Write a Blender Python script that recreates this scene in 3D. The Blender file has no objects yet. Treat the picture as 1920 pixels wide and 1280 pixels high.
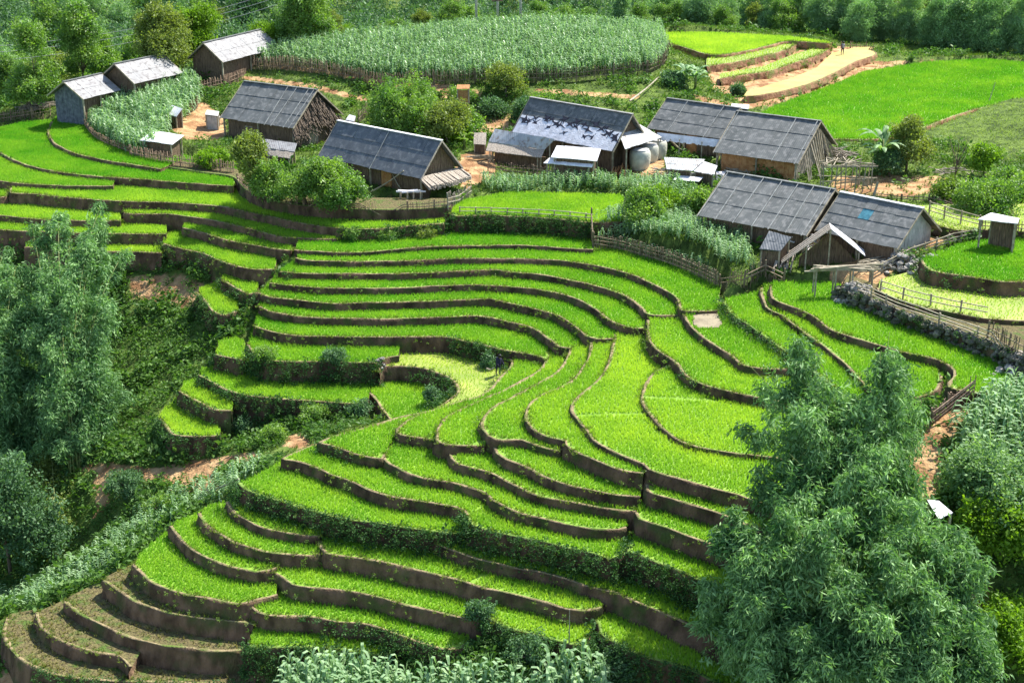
import bpy, bmesh, math, random
import numpy as np
from math import radians as R, sin, cos, pi
from mathutils import Vector, Matrix
from mathutils.geometry import tessellate_polygon

random.seed(7)
rng = np.random.default_rng(11)
SC = bpy.context.scene
COL = SC.collection

# ------------------------------------------------------------------ camera
F_PX, PITCH, CAM_Z = 2637.0, R(20.5), 30.0
cam = bpy.data.cameras.new('camera')
cam.sensor_width = 36.0
cam.lens = 36.0 * F_PX / 1920.0
cam.clip_start, cam.clip_end = 1.0, 3000.0
camo = bpy.data.objects.new('camera', cam)
COL.objects.link(camo)
camo.location = (0, 0, CAM_Z)
camo.rotation_euler = (pi / 2 - PITCH, 0, 0)
SC.camera = camo

# ------------------------------------------------------------------ sky and sun
SUN_EL, SUN_AZ = R(52), R(52)        # azimuth measured from the view direction (+Y) towards +X
W = bpy.data.worlds.new('World')
SC.world = W
W.use_nodes = True
nt = W.node_tree
bg = nt.nodes['Background']
sky = nt.nodes.new('ShaderNodeTexSky')
sky.sky_type = 'NISHITA'
sky.sun_disc = False
sky.sun_elevation = SUN_EL
sky.sun_rotation = SUN_AZ
nt.links.new(sky.outputs['Color'], bg.inputs['Color'])
bg.inputs['Strength'].default_value = 0.12
sun = bpy.data.lights.new('sun', 'SUN')
sun.energy = 4.8
sun.angle = R(0.5)
sun.color = (1.0, 0.955, 0.88)
suno = bpy.data.objects.new('sun', sun)
COL.objects.link(suno)
sd = Vector((sin(SUN_AZ) * cos(SUN_EL), cos(SUN_AZ) * cos(SUN_EL), sin(SUN_EL)))
suno.rotation_euler = sd.to_track_quat('Z', 'Y').to_euler()
suno.location = sd * 200
SC.view_settings.view_transform = 'Standard'
SC.view_settings.look = 'None'
SC.view_settings.exposure = 1.2
SC.view_settings.gamma = 1.0
SC.cycles.max_bounces = 6
SC.cycles.transmission_bounces = 4
SC.cycles.transparent_max_bounces = 4

# ------------------------------------------------------------------ picture point -> place in the world
FW = np.array([0, cos(PITCH), -sin(PITCH)])
UP = np.array([0, sin(PITCH), cos(PITCH)])
RT = np.array([1.0, 0, 0])
CAM = np.array([0, 0, CAM_Z])


def ray(x, y):
    return FW * F_PX + RT * (x - 960) + UP * (640 - y)


def P(x, y, z):
    d = ray(x, y)
    return CAM + d * ((z - CAM_Z) / d[2])


def proj(p):
    v = np.asarray(p, float) - CAM
    k = v @ FW
    return 960 + F_PX * (v @ RT) / k, 640 - F_PX * (v @ UP) / k


# ------------------------------------------------------------------ materials
def mat(name, col, rough=0.85, col2=None, scale=3.0, detail=6, bump=0.0, bscale=12.0, spec=0.25, metal=0.0, coord='Object', stretch=None, ramp=(0.35, 0.65), col3=None, scale3=1.0):
    m = bpy.data.materials.new(name)
    m.use_nodes = True
    n, l = m.node_tree.nodes, m.node_tree.links
    b = n['Principled BSDF']
    b.inputs['Roughness'].default_value = rough
    b.inputs['Specular IOR Level'].default_value = spec
    b.inputs['Metallic'].default_value = metal
    b.inputs['Base Color'].default_value = (*col, 1)
    tc = n.new('ShaderNodeTexCoord')
    src = tc.outputs[coord]
    if stretch:
        mp = n.new('ShaderNodeMapping')
        mp.inputs['Scale'].default_value = stretch
        l.new(src, mp.inputs['Vector'])
        src = mp.outputs['Vector']
    if col2 is not None:
        t = n.new('ShaderNodeTexNoise')
        t.inputs['Scale'].default_value = scale
        t.inputs['Detail'].default_value = detail
        l.new(src, t.inputs['Vector'])
        r = n.new('ShaderNodeValToRGB')
        r.color_ramp.elements[0].position, r.color_ramp.elements[1].position = ramp
        r.color_ramp.elements[0].color = (*col, 1)
        r.color_ramp.elements[1].color = (*col2, 1)
        l.new(t.outputs['Fac'], r.inputs['Fac'])
        out = r.outputs['Color']
        if col3 is not None:
            t3 = n.new('ShaderNodeTexNoise')
            t3.inputs['Scale'].default_value = scale3
            t3.inputs['Detail'].default_value = 5
            l.new(tc.outputs[coord], t3.inputs['Vector'])
            r3 = n.new('ShaderNodeValToRGB')
            r3.color_ramp.elements[0].position, r3.color_ramp.elements[1].position = 0.5, 0.68
            l.new(t3.outputs['Fac'], r3.inputs['Fac'])
            mx = n.new('ShaderNodeMixRGB')
            mx.inputs['Color2'].default_value = (*col3, 1)
            l.new(r3.outputs['Color'], mx.inputs['Fac'])
            l.new(out, mx.inputs['Color1'])
            out = mx.outputs['Color']
        l.new(out, b.inputs['Base Color'])
    if bump:
        t2 = n.new('ShaderNodeTexNoise')
        t2.inputs['Scale'].default_value = bscale
        t2.inputs['Detail'].default_value = 8
        l.new(src, t2.inputs['Vector'])
        bp = n.new('ShaderNodeBump')
        bp.inputs['Strength'].default_value = bump
        bp.inputs['Distance'].default_value = 0.2
        l.new(t2.outputs['Fac'], bp.inputs['Height'])
        l.new(bp.outputs['Normal'], b.inputs['Normal'])
    return m


def leafmat(name, c1, c2, trans=0.45, tcol=None, rough=0.5, spec=0.22, big=None):
    """leaf: colour varied per leaf by the face attribute 'var', part of the light passes through"""
    m = bpy.data.materials.new(name)
    m.use_nodes = True
    n, l = m.node_tree.nodes, m.node_tree.links
    b = n['Principled BSDF']
    b.inputs['Roughness'].default_value = rough
    b.inputs['Specular IOR Level'].default_value = spec
    at = n.new('ShaderNodeAttribute')
    at.attribute_name = 'var'
    r = n.new('ShaderNodeValToRGB')
    r.color_ramp.elements[0].color = (*c1, 1)
    r.color_ramp.elements[1].color = (*c2, 1)
    l.new(at.outputs['Fac'], r.inputs['Fac'])
    out = r.outputs['Color']
    if big:
        tc = n.new('ShaderNodeTexCoord')
        t = n.new('ShaderNodeTexNoise')
        t.inputs['Scale'].default_value = big[0]
        t.inputs['Detail'].default_value = 3
        l.new(tc.outputs['Object'], t.inputs['Vector'])
        r2 = n.new('ShaderNodeValToRGB')
        r2.color_ramp.elements[0].position, r2.color_ramp.elements[1].position = 0.42, 0.62
        l.new(t.outputs['Fac'], r2.inputs['Fac'])
        mx = n.new('ShaderNodeMixRGB')
        mx.blend_type = 'MULTIPLY'
        mx.inputs['Color2'].default_value = (*big[1], 1)
        l.new(r2.outputs['Color'], mx.inputs['Fac'])
        l.new(out, mx.inputs['Color1'])
        out = mx.outputs['Color']
    l.new(out, b.inputs['Base Color'])
    tr = n.new('ShaderNodeBsdfTranslucent')
    hm = n.new('ShaderNodeMixRGB')
    hm.blend_type = 'MULTIPLY'
    hm.inputs['Fac'].default_value = 1.0
    hm.inputs['Color2'].default_value = (*(tcol or (1.5, 1.5, 0.6)), 1)
    l.new(out, hm.inputs['Color1'])
    l.new(hm.outputs['Color'], tr.inputs['Color'])
    ms = n.new('ShaderNodeMixShader')
    ms.inputs['Fac'].default_value = trans
    l.new(b.outputs['BSDF'], ms.inputs[1])
    l.new(tr.outputs['BSDF'], ms.inputs[2])
    l.new(ms.outputs['Shader'], n['Material Output'].inputs['Surface'])
    return m


def roofmat(name, c1, c2, c3, pitch=0.18, rough=0.7, spec=0.4):
    m = mat(name, c1, rough, c2, 1.2, 7, 0, spec=spec, stretch=(1, 0.5, 0.5), ramp=(0.3, 0.7), col3=c3, scale3=2.6)
    n, l = m.node_tree.nodes, m.node_tree.links
    tc = n.new('ShaderNodeTexCoord')
    w = n.new('ShaderNodeTexWave')
    w.wave_type, w.bands_direction, w.wave_profile = 'BANDS', 'X', 'SIN'
    w.inputs['Scale'].default_value = 0.314 / pitch
    w.inputs['Distortion'].default_value = 0.3
    l.new(tc.outputs['Object'], w.inputs['Vector'])
    bp = n.new('ShaderNodeBump')
    bp.inputs['Strength'].default_value = 0.35
    bp.inputs['Distance'].default_value = 0.04
    l.new(w.outputs['Fac'], bp.inputs['Height'])
    l.new(bp.outputs['Normal'], n['Principled BSDF'].inputs['Normal'])
    return m


M = {}
M['bank'] = mat('bank_soil', (0.038, 0.024, 0.015), 0.95, (0.17, 0.105, 0.065), 1.1, 8, 0.9, 5, stretch=(1, 1, 0.45), col3=(0.055, 0.075, 0.020), scale3=0.8)
M['warmbank'] = mat('warm_bank_soil', (0.070, 0.043, 0.025), 0.95, (0.20, 0.125, 0.075), 1.6, 8, 0.9, 5, stretch=(1, 1, 0.45), col3=(0.07, 0.085, 0.025), scale3=0.6)
M['redbank'] = mat('red_earth', (0.20, 0.095, 0.05), 0.95, (0.36, 0.20, 0.11), 1.6, 8, 0.6, 5, col3=(0.16, 0.17, 0.05), scale3=0.9)
M['lip'] = mat('bund_soil', (0.15, 0.115, 0.06), 0.95, (0.30, 0.24, 0.13), 3, 6, 0.6, 9, col3=(0.11, 0.17, 0.03), scale3=1.3)
M['paddy'] = mat('paddy_floor', (0.12, 0.25, 0.014), 0.6, (0.20, 0.34, 0.022), 2.0, 6, 0.3, 8, spec=0.4)
M['mudpaddy'] = mat('mud_paddy_floor', (0.40, 0.32, 0.09), 0.5, (0.50, 0.42, 0.13), 0.4, 4, 0.15, 6, spec=0.3)
M['palepaddy'] = mat('pale_paddy_floor', (0.17, 0.24, 0.03), 0.5, (0.29, 0.33, 0.06), 0.6, 6, 0.2, 8, spec=0.4)
M['fallow'] = mat('fallow_floor', (0.095, 0.075, 0.035), 0.95, (0.17, 0.15, 0.06), 5, 8, 1.0, 8, col3=(0.07, 0.12, 0.02), scale3=1.5)
M['wetmud'] = mat('wet_mud', (0.17, 0.14, 0.09), 0.7, (0.27, 0.23, 0.15), 1.2, 5, 0.3, 6)
M['grassfloor'] = mat('grass_floor', (0.09, 0.16, 0.025), 0.9, (0.16, 0.24, 0.05), 0.8, 6, 0.5, 6)
M['roof'] = roofmat('weathered_cement_roof', (0.066, 0.075, 0.073), (0.140, 0.148, 0.142), (0.20, 0.20, 0.19))
M['roofdark'] = roofmat('dark_cement_roof', (0.075, 0.086, 0.096), (0.13, 0.142, 0.152), (0.18, 0.187, 0.19))
M['rooflight'] = roofmat('pale_cement_roof', (0.20, 0.20, 0.20), (0.30, 0.30, 0.30), (0.13, 0.12, 0.12))
M['rooftin'] = roofmat('corrugated_tin', (0.32, 0.34, 0.34), (0.48, 0.50, 0.50), (0.22, 0.19, 0.16), rough=0.5)
M['white'] = mat('white_sheet', (0.58, 0.57, 0.58), 0.6, (0.82, 0.81, 0.83), 2, 5, 0.2, 8)
M['tar'] = mat('black_patch', (0.02, 0.02, 0.03), 0.8, (0.05, 0.05, 0.07), 6, 3)
M['blue'] = mat('blue_sheet', (0.02, 0.11, 0.15), 0.6, (0.07, 0.24, 0.30), 3, 3)
M['plank'] = mat('weathered_planks', (0.085, 0.058, 0.040), 0.9, (0.24, 0.17, 0.11), 2.2, 7, 0.5, 8, stretch=(9, 9, 0.8))
M['plankpale'] = mat('pale_planks', (0.24, 0.20, 0.16), 0.9, (0.50, 0.44, 0.36), 2.2, 7, 0.5, 8, stretch=(6, 6, 0.8))
M['orange'] = mat('orange_boards', (0.34, 0.15, 0.055), 0.85, (0.48, 0.26, 0.11), 3, 5, 0.3, 8)
M['pole'] = mat('bamboo_pole', (0.21, 0.18, 0.12), 0.7, (0.42, 0.37, 0.27), 3, 5)
M['picket'] = mat('fence_pickets', (0.12, 0.088, 0.055), 0.9, (0.32, 0.25, 0.17), 5, 5, stretch=(1, 1, 0.4))
M['picketdark'] = mat('dark_fence_pickets', (0.14, 0.095, 0.066), 0.9, (0.38, 0.27, 0.19), 5, 5, stretch=(1, 1, 0.4))
M['thatch'] = mat('thatch', (0.12, 0.09, 0.065), 0.95, (0.40, 0.32, 0.25), 4, 8, 1.0, 14, stretch=(6, 6, 1.0))
M['tank'] = mat('cement_jar', (0.40, 0.41, 0.34), 0.75, (0.58, 0.58, 0.48), 2, 5, 0.2, 6)
M['concrete'] = mat('concrete', (0.35, 0.35, 0.33), 0.8, (0.5, 0.49, 0.46), 2, 5, 0.2, 8)
M['rock'] = mat('pale_rock', (0.14, 0.13, 0.11), 0.9, (0.42, 0.40, 0.36), 2.5, 7, 0.9, 6)
M['mossrock'] = mat('mossy_rock', (0.045, 0.05, 0.03), 0.9, (0.24, 0.22, 0.18), 2.0, 7, 0.9, 6, col3=(0.05, 0.08, 0.02), scale3=1.2)
M['bark'] = mat('bark', (0.10, 0.075, 0.05), 0.9, (0.22, 0.18, 0.13), 4, 6, 0.7, 9, stretch=(3, 3, 0.7))
M['culm'] = mat('bamboo_culm', (0.10, 0.14, 0.035), 0.5, (0.24, 0.26, 0.09), 4, 4)
M['slate'] = mat('slate_boards', (0.08, 0.09, 0.11), 0.9, (0.16, 0.18, 0.21), 3, 5)
M['wire'] = mat('cable', (0.35, 0.36, 0.38), 0.5)
M['skin'] = mat('skin', (0.36, 0.21, 0.14), 0.6)
M['cloth'] = mat('indigo_cloth', (0.015, 0.015, 0.035), 0.9, (0.04, 0.035, 0.07), 12, 4)
M['clothgrey'] = mat('grey_cloth', (0.22, 0.22, 0.26), 0.9, (0.3, 0.3, 0.34), 12, 4)
M['hair'] = mat('hair', (0.01, 0.009, 0.009), 0.5)
M['rice'] = leafmat('rice_blades', (0.11, 0.37, 0.020), (0.50, 0.67, 0.085), 0.48, (1.15, 1.15, 0.5), 0.6, 0.2, big=(0.16, (0.74, 0.86, 0.8)))
M['corn'] = leafmat('corn_leaves', (0.075, 0.19, 0.055), (0.42, 0.57, 0.33), 0.38, (1.15, 1.35, 0.6), 0.45, 0.35)
M['palegrass'] = leafmat('pale_grass_blades', (0.15, 0.25, 0.05), (0.36, 0.48, 0.15), 0.4, (1.2, 1.2, 0.6))
M['bundgrass'] = leafmat('bund_grass_blades', (0.09, 0.15, 0.02), (0.26, 0.34, 0.07), 0.4, (1.2, 1.2, 0.5))
M['weed'] = leafmat('weeds', (0.055, 0.11, 0.018), (0.20, 0.31, 0.06), 0.4, (1.3, 1.4, 0.4))
M['dryweed'] = leafmat('dry_weeds', (0.12, 0.13, 0.035), (0.28, 0.26, 0.09), 0.4, (1.2, 1.2, 0.5))
M['bamboo'] = leafmat('bamboo_leaves', (0.016, 0.085, 0.022), (0.42, 0.65, 0.27), 0.28, (1.1, 1.35, 0.5), 0.55, 0.15)
M['gully'] = leafmat('gully_leaves', (0.026, 0.085, 0.016), (0.15, 0.27, 0.06), 0.35, (1.2, 1.4, 0.4), 0.55, 0.2)
M['hedge'] = leafmat('hedge_leaves', (0.012, 0.050, 0.014), (0.085, 0.18, 0.05), 0.3, (1.2, 1.4, 0.4), 0.6, 0.15)
M['batten'] = mat('grey_batten', (0.20, 0.21, 0.20), 0.8, (0.38, 0.39, 0.37), 3, 5)
M['treeleaf'] = leafmat('tree_leaves', (0.07, 0.16, 0.028), (0.30, 0.45, 0.10), 0.4, (1.3, 1.45, 0.4), 0.5, 0.4, big=(0.35, (0.6, 0.75, 0.8)))
M['darkleaf'] = leafmat('dark_leaves', (0.032, 0.088, 0.032), (0.15, 0.27, 0.12), 0.3, (1.2, 1.4, 0.5), 0.55, 0.2)
M['shrubpale'] = leafmat('pale_shrub_leaves', (0.06, 0.15, 0.045), (0.32, 0.48, 0.22), 0.35, (1.2, 1.35, 0.5), 0.5, 0.2)
M['forestleaf'] = leafmat('forest_leaves', (0.055, 0.15, 0.055), (0.38, 0.56, 0.27), 0.38, (1.2, 1.4, 0.5), 0.5, 0.25)
M['limeleaf'] = leafmat('lime_leaves', (0.10, 0.20, 0.015), (0.22, 0.38, 0.04), 0.45, (1.3, 1.4, 0.4))
M['olive'] = leafmat('olive_leaves', (0.11, 0.16, 0.03), (0.28, 0.36, 0.10), 0.4, (1.3, 1.35, 0.4))


def groundmat():
    """grass and bare earth; the face-corner mask 'soil' says where the earth is bare"""
    m = bpy.data.materials.new('hillside')
    m.use_nodes = True
    n, l = m.node_tree.nodes, m.node_tree.links
    b = n['Principled BSDF']
    b.inputs['Roughness'].default_value = 0.95
    b.inputs['Specular IOR Level'].default_value = 0.15
    tc = n.new('ShaderNodeTexCoord')

    def noise(s, c1, c2, p=(0.4, 0.6)):
        t = n.new('ShaderNodeTexNoise')
        t.inputs['Scale'].default_value = s
        t.inputs['Detail'].default_value = 7
        l.new(tc.outputs['Object'], t.inputs['Vector'])
        r = n.new('ShaderNodeValToRGB')
        r.color_ramp.elements[0].position, r.color_ramp.elements[1].position = p
        r.color_ramp.elements[0].color = (*c1, 1)
        r.color_ramp.elements[1].color = (*c2, 1)
        l.new(t.outputs['Fac'], r.inputs['Fac'])
        return r.outputs['Color'], t.outputs['Fac']
    g, _ = noise(0.9, (0.045, 0.075, 0.016), (0.12, 0.18, 0.035))
    s, _ = noise(0.8, (0.24, 0.125, 0.058), (0.46, 0.30, 0.15))
    at = n.new('ShaderNodeAttribute')
    at.attribute_name = 'soil'
    _, nf = noise(1.3, (0, 0, 0), (1, 1, 1))
    ad = n.new('ShaderNodeMath')
    ad.operation = 'ADD'
    l.new(at.outputs['Fac'], ad.inputs[0])
    l.new(nf, ad.inputs[1])
    cr = n.new('ShaderNodeValToRGB')
    cr.color_ramp.elements[0].position, cr.color_ramp.elements[1].position = 0.72, 0.95
    l.new(ad.outputs[0], cr.inputs['Fac'])
    mx = n.new('ShaderNodeMixRGB')
    l.new(cr.outputs['Color'], mx.inputs['Fac'])
    l.new(g, mx.inputs['Color1'])
    l.new(s, mx.inputs['Color2'])
    l.new(mx.outputs['Color'], b.inputs['Base Color'])
    _, bf = noise(4, (0, 0, 0), (1, 1, 1))
    bp = n.new('ShaderNodeBump')
    bp.inputs['Strength'].default_value = 0.8
    bp.inputs['Distance'].default_value = 0.25
    l.new(bf, bp.inputs['Height'])
    l.new(bp.outputs['Normal'], b.inputs['Normal'])
    return m


M['ground'] = groundmat()


# ------------------------------------------------------------------ object helpers
def tag(o, label=None, cat=None, group=None, kind=None):
    if label: o['label'] = label
    if cat: o['category'] = cat
    if group: o['group'] = group
    if kind: o['kind'] = kind
    return o


def thing(name, label, cat, loc=(0, 0, 0), rz=0.0, group=None):
    o = bpy.data.objects.new(name, None)
    COL.objects.link(o)
    o.empty_display_size = 0.3
    o.location = tuple(float(v) for v in loc)
    o.rotation_euler = (0, 0, rz)
    return tag(o, label, cat, group)


class MB:
    """collects boxes, bars and tubes for one mesh"""

    def __init__(s):
        s.v, s.f, s.mi = [], [], []

    def add(s, v, f, mi=0):
        b = len(s.v)
        s.v += [tuple(p) for p in v]
        s.f += [tuple(i + b for i in q) for q in f]
        s.mi += [mi] * len(f)

    def box(s, c, d, rz=0.0, mi=0):
        x, y, z = (k / 2 for k in d)
        vs = [Vector((sx * x, sy * y, sz * z)) for sz in (-1, 1) for sy in (-1, 1) for sx in (-1, 1)]
        m = Matrix.Rotation(rz, 3, 'Z')
        s.add([(m @ v) + Vector(c) for v in vs], [(0, 2, 3, 1), (4, 5, 7, 6), (0, 1, 5, 4), (2, 6, 7, 3), (0, 4, 6, 2), (1, 3, 7, 5)], mi)

    def bar(s, a, b, w, h=None, mi=0, up=(0, 0, 1)):
        a, b = Vector(a), Vector(b)
        d = (b - a)
        if d.length < 1e-6: return
        d.normalize()
        u = Vector(up)
        if abs(d.dot(u)) > 0.95: u = Vector((1, 0, 0))
        sx = d.cross(u).normalized() * w / 2
        sy = sx.cross(d).normalized() * (h or w) / 2
        s.add([a - sx - sy, a + sx - sy, a + sx + sy, a - sx + sy, b - sx - sy, b + sx - sy, b + sx + sy, b - sx + sy],
              [(0, 1, 2, 3), (7, 6, 5, 4), (0, 4, 5, 1), (1, 5, 6, 2), (2, 6, 7, 3), (3, 7, 4, 0)], mi)

    def tube(s, pts, rad, n=6, mi=0, cap=True):
        pts = [Vector(p) for p in pts]
        base = len(s.v)
        for i, p in enumerate(pts):
            d = (pts[min(i + 1, len(pts) - 1)] - pts[max(i - 1, 0)]).normalized()
            u = Vector((0, 0, 1)) if abs(d.z) < 0.9 else Vector((1, 0, 0))
            a = d.cross(u).normalized()
            b = d.cross(a)
            r = rad[i] if hasattr(rad, '__len__') else rad
            for k in range(n):
                t = 2 * pi * k / n
                s.v.append(tuple(p + a * r * cos(t) + b * r * sin(t)))
        for i in range(len(pts) - 1):
            for k in range(n):
                k2 = (k + 1) % n
                s.f.append((base + i * n + k, base + i * n + k2, base + (i + 1) * n + k2, base + (i + 1) * n + k))
                s.mi.append(mi)
        if cap:
            s.f.append(tuple(base + (len(pts) - 1) * n + k for k in range(n)))
            s.f.append(tuple(base + n - 1 - k for k in range(n)))
            s.mi += [mi, mi]

    def lathe(s, c, prof, n=16, mi=0):
        base = len(s.v)
        for r, z in prof:
            for k in range(n):
                t = 2 * pi * k / n
                s.v.append((c[0] + r * cos(t), c[1] + r * sin(t), c[2] + z))
        for i in range(len(prof) - 1):
            for k in range(n):
                k2 = (k + 1) % n
                s.f.append((base + i * n + k, base + i * n + k2, base + (i + 1) * n + k2, base + (i + 1) * n + k))
                s.mi.append(mi)
        s.f.append(tuple(base + (len(prof) - 1) * n + k for k in range(n)))
        s.mi.append(mi)

    def build(s, name, mats, parent=None, smooth=False):
        me = bpy.data.meshes.new(name)
        me.from_pydata(s.v, [], s.f)
        for m in (mats if isinstance(mats, (list, tuple)) else [mats]): me.materials.append(m)
        me.polygons.foreach_set('material_index', s.mi)
        if smooth: me.polygons.foreach_set('use_smooth', [True] * len(s.f))
        me.update()
        o = bpy.data.objects.new(name, me)
        COL.objects.link(o)
        if parent: o.parent = parent
        return o


def npmesh(name, V, Fc, m, var=None, smooth=False):
    """V (n,3), Fc (m,k) -> mesh data"""
    me = bpy.data.meshes.new(name)
    nf, k = Fc.shape
    me.vertices.add(len(V))
    me.vertices.foreach_set('co', np.ascontiguousarray(V, dtype=np.float32).ravel())
    me.loops.add(nf * k)
    me.loops.foreach_set('vertex_index', np.ascontiguousarray(Fc, dtype=np.int32).ravel())
    me.polygons.add(nf)
    me.polygons.foreach_set('loop_start', np.arange(0, nf * k, k, dtype=np.int32))
    me.polygons.foreach_set('loop_total', np.full(nf, k, dtype=np.int32))
    if smooth: me.polygons.foreach_set('use_smooth', np.ones(nf, dtype=bool))
    me.update(calc_edges=True)
    if m: me.materials.append(m)
    if var is not None:
        a = me.attributes.new('var', 'FLOAT', 'FACE')
        a.data.foreach_set('value', np.clip(var, 0, 1).astype(np.float32))
    return me


def link(name, me, parent=None):
    o = bpy.data.objects.new(name, me)
    COL.objects.link(o)
    if parent: o.parent = parent
    return o


def replicate(protos, pos, scale, rotz=None, tilt=0.0, hs=None):
    """protos: list of (V,F); returns V,F,inst id per face"""
    n = len(pos)
    rotz = rng.uniform(0, 2 * pi, n) if rotz is None else rotz
    scale = np.broadcast_to(scale, (n,))
    which = rng.integers(0, len(protos), n)
    Vs, Fs, Is = [], [], []
    off = 0
    for w, (pv, pf) in enumerate(protos):
        idx = np.nonzero(which == w)[0]
        if not len(idx): continue
        c, s_ = np.cos(rotz[idx])[:, None], np.sin(rotz[idx])[:, None]
        x, y, z = pv[:, 0][None], pv[:, 1][None], pv[:, 2][None]
        zz = np.broadcast_to(z, (len(idx), len(pv)))
        X, Y = c * x - s_ * y, s_ * x + c * y
        if tilt:
            tx, ty = rng.normal(0, tilt, (2, len(idx), 1))
            X, Y, zz = X + zz * tx, Y + zz * ty, zz - X * tx - Y * ty
        sc = scale[idx][:, None]
        sz = sc if hs is None else hs[idx][:, None]
        v = np.stack([X * sc, Y * sc, zz * sz], -1) + pos[idx][:, None, :]
        f = pf[None] + (np.arange(len(idx)) * len(pv))[:, None, None] + off
        Vs.append(v.reshape(-1, 3))
        Fs.append(f.reshape(-1, pf.shape[1]))
        Is.append(np.repeat(idx, len(pf)))
        off += len(idx) * len(pv)
    return np.concatenate(Vs), np.concatenate(Fs), np.concatenate(Is)


# ------------------------------------------------------------------ small plant shapes (triangles only)
def blade_tuft(n, h, lean, w, seed):
    g = np.random.default_rng(seed)
    V, Fc = [], []
    for i in range(n):
        a = g.uniform(0, 2 * pi)
        r = g.uniform(0, 0.06)
        bx, by = r * cos(a), r * sin(a)
        d = g.uniform(0, 2 * pi)
        hh = h * g.uniform(0.7, 1.1)
        L = lean * g.uniform(0.3, 1.2)
        px, py = -sin(d) * w, cos(d) * w
        k = len(V)
        V += [(bx - px, by - py, 0), (bx + px, by + py, 0), (bx + cos(d) * L, by + sin(d) * L, hh)]
        Fc.append((k, k + 1, k + 2))
    return np.array(V, float), np.array(Fc)


def corn_plant(seed, H=1.7, nl=10):
    g = np.random.default_rng(seed)
    V, Fc = [], []

    def quad(a, b, c, d):
        k = len(V)
        V.extend([a, b, c, d])
        Fc.extend([(k, k + 1, k + 2), (k, k + 2, k + 3)])
    quad((-.02, 0, 0), (.02, 0, 0), (.012, 0, H), (-.012, 0, H))
    quad((0, -.02, 0), (0, .02, 0), (0, .012, H), (0, -.012, H))
    a0 = g.uniform(0, pi)
    for i in range(nl):
        a = a0 + pi * i + g.normal(0, .35)
        z = H * (0.12 + 0.82 * i / nl)
        L = g.uniform(.6, .95) * (1 - 0.4 * abs(i / nl - .45))
        w = .07
        pts = [(0, z, w * .6), (L * .35, z + .26, w), (L * .75, z + .24, w * .9), (L, z - .02 - g.uniform(0, .25), .006)]
        dx, dy = cos(a), sin(a)
        for (r1, z1, w1), (r2, z2, w2) in zip(pts[:-1], pts[1:]):
            quad((dx * r1 + dy * w1, dy * r1 - dx * w1, z1), (dx * r1 - dy * w1, dy * r1 + dx * w1, z1),
                 (dx * r2 - dy * w2, dy * r2 + dx * w2, z2), (dx * r2 + dy * w2, dy * r2 - dx * w2, z2))
    for k in range(3):
        a = g.uniform(0, 2 * pi)
        quad((0, 0, H), (.02, .02, H), (cos(a) * .12, sin(a) * .12, H + .3), (cos(a) * .1, sin(a) * .1, H + .3))
    return np.array(V, float), np.array(Fc)


def leaf_spray(n, rad, L, w, droop, seed, narrow=True):
    """a twig's worth of leaves around the origin"""
    g = np.random.default_rng(seed)
    V, Fc = [], []
    for i in range(n):
        p = g.normal(0, 1, 3)
        p = p / np.linalg.norm(p) * rad * g.uniform(0.2, 1) ** 0.6
        a = g.uniform(0, 2 * pi)
        dr = -droop + g.normal(0, .35)
        d = np.array([cos(a) * cos(dr), sin(a) * cos(dr), sin(dr)])
        t = np.cross(d, g.normal(0, 1, 3))
        t /= np.linalg.norm(t)
        l = L * g.uniform(.7, 1.25)
        ww = w * g.uniform(.7, 1.2)
        k = len(V)
        V += [p, p + d * l * .45 + t * ww, p + d * l, p + d * l * .45 - t * ww]
        Fc += [(k, k + 1, k + 2), (k, k + 2, k + 3)]
    return np.array(V, float), np.array(Fc)


RICE = [blade_tuft(9, .24, .09, .019, s) for s in range(7)]
GRASS = [blade_tuft(8, .30, .22, .022, s + 20) for s in range(5)]
CORN = [corn_plant(s) for s in range(7)]
WEED = [leaf_spray(16, .20, .19, .045, -.2, s + 40) for s in range(5)]
BROAD = [leaf_spray(20, .34, .26, .075, .1, s + 60) for s in range(5)]
BAMB = [leaf_spray(18, .34, .30, .036, .75, s + 80) for s in range(7)]
SMALL = [leaf_spray(16, .36, .20, .055, .1, s + 100) for s in range(6)]

# ------------------------------------------------------------------ terraces: crest line and back line traced as picture points on a level z
T = {}
ORDER = []


def xat(pl, x):
    for (x0, y0), (x1, y1) in zip(pl[:-1], pl[1:]):
        if min(x0, x1) <= x <= max(x0, x1) and x1 != x0:
            return y0 + (y1 - y0) * (x - x0) / (x1 - x0)
    return pl[0][1] if abs(x - pl[0][0]) < abs(x - pl[-1][0]) else pl[-1][1]


def seg(i, x0, x1, dy=0):
    c = T[i]['crest']
    return [(x0, xat(c, x0) + dy)] + [(x, y + dy) for x, y in c if x0 < x < x1] + [(x1, xat(c, x1) + dy)]


def catmull(pts, step=0.5):
    pts = [np.array(p, float) for p in pts]
    if len(pts) < 3:
        n = max(1, int(np.linalg.norm(pts[1] - pts[0]) / step))
        return [pts[0] + (pts[1] - pts[0]) * i / n for i in range(n + 1)]
    ex = [2 * pts[0] - pts[1]] + pts + [2 * pts[-1] - pts[-2]]
    out = []
    for i in range(1, len(ex) - 2):
        p0, p1, p2, p3 = ex[i - 1:i + 3]
        n = max(1, int(np.linalg.norm(p2 - p1) / step))
        for k in range(n):
            t = k / n
            out.append(0.5 * ((2 * p1) + (-p0 + p2) * t + (2 * p0 - 5 * p1 + 4 * p2 - p3) * t * t + (-p0 + 3 * p1 - 3 * p2 + p3) * t ** 3))
    out.append(pts[-1])
    return out


ZK = .70      # how steeply the whole flight of terraces falls


def ter(i, z, crest, back, D=2.0, kind='rice', hue=0.5, lip='lip'):
    z = z * ZK if z < 0 else z
    D = D * .85
    T[i] = dict(z=z, crest=crest, back=back, D=D, kind=kind, hue=hue, lip=lip)
    ORDER.append(i)


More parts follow.
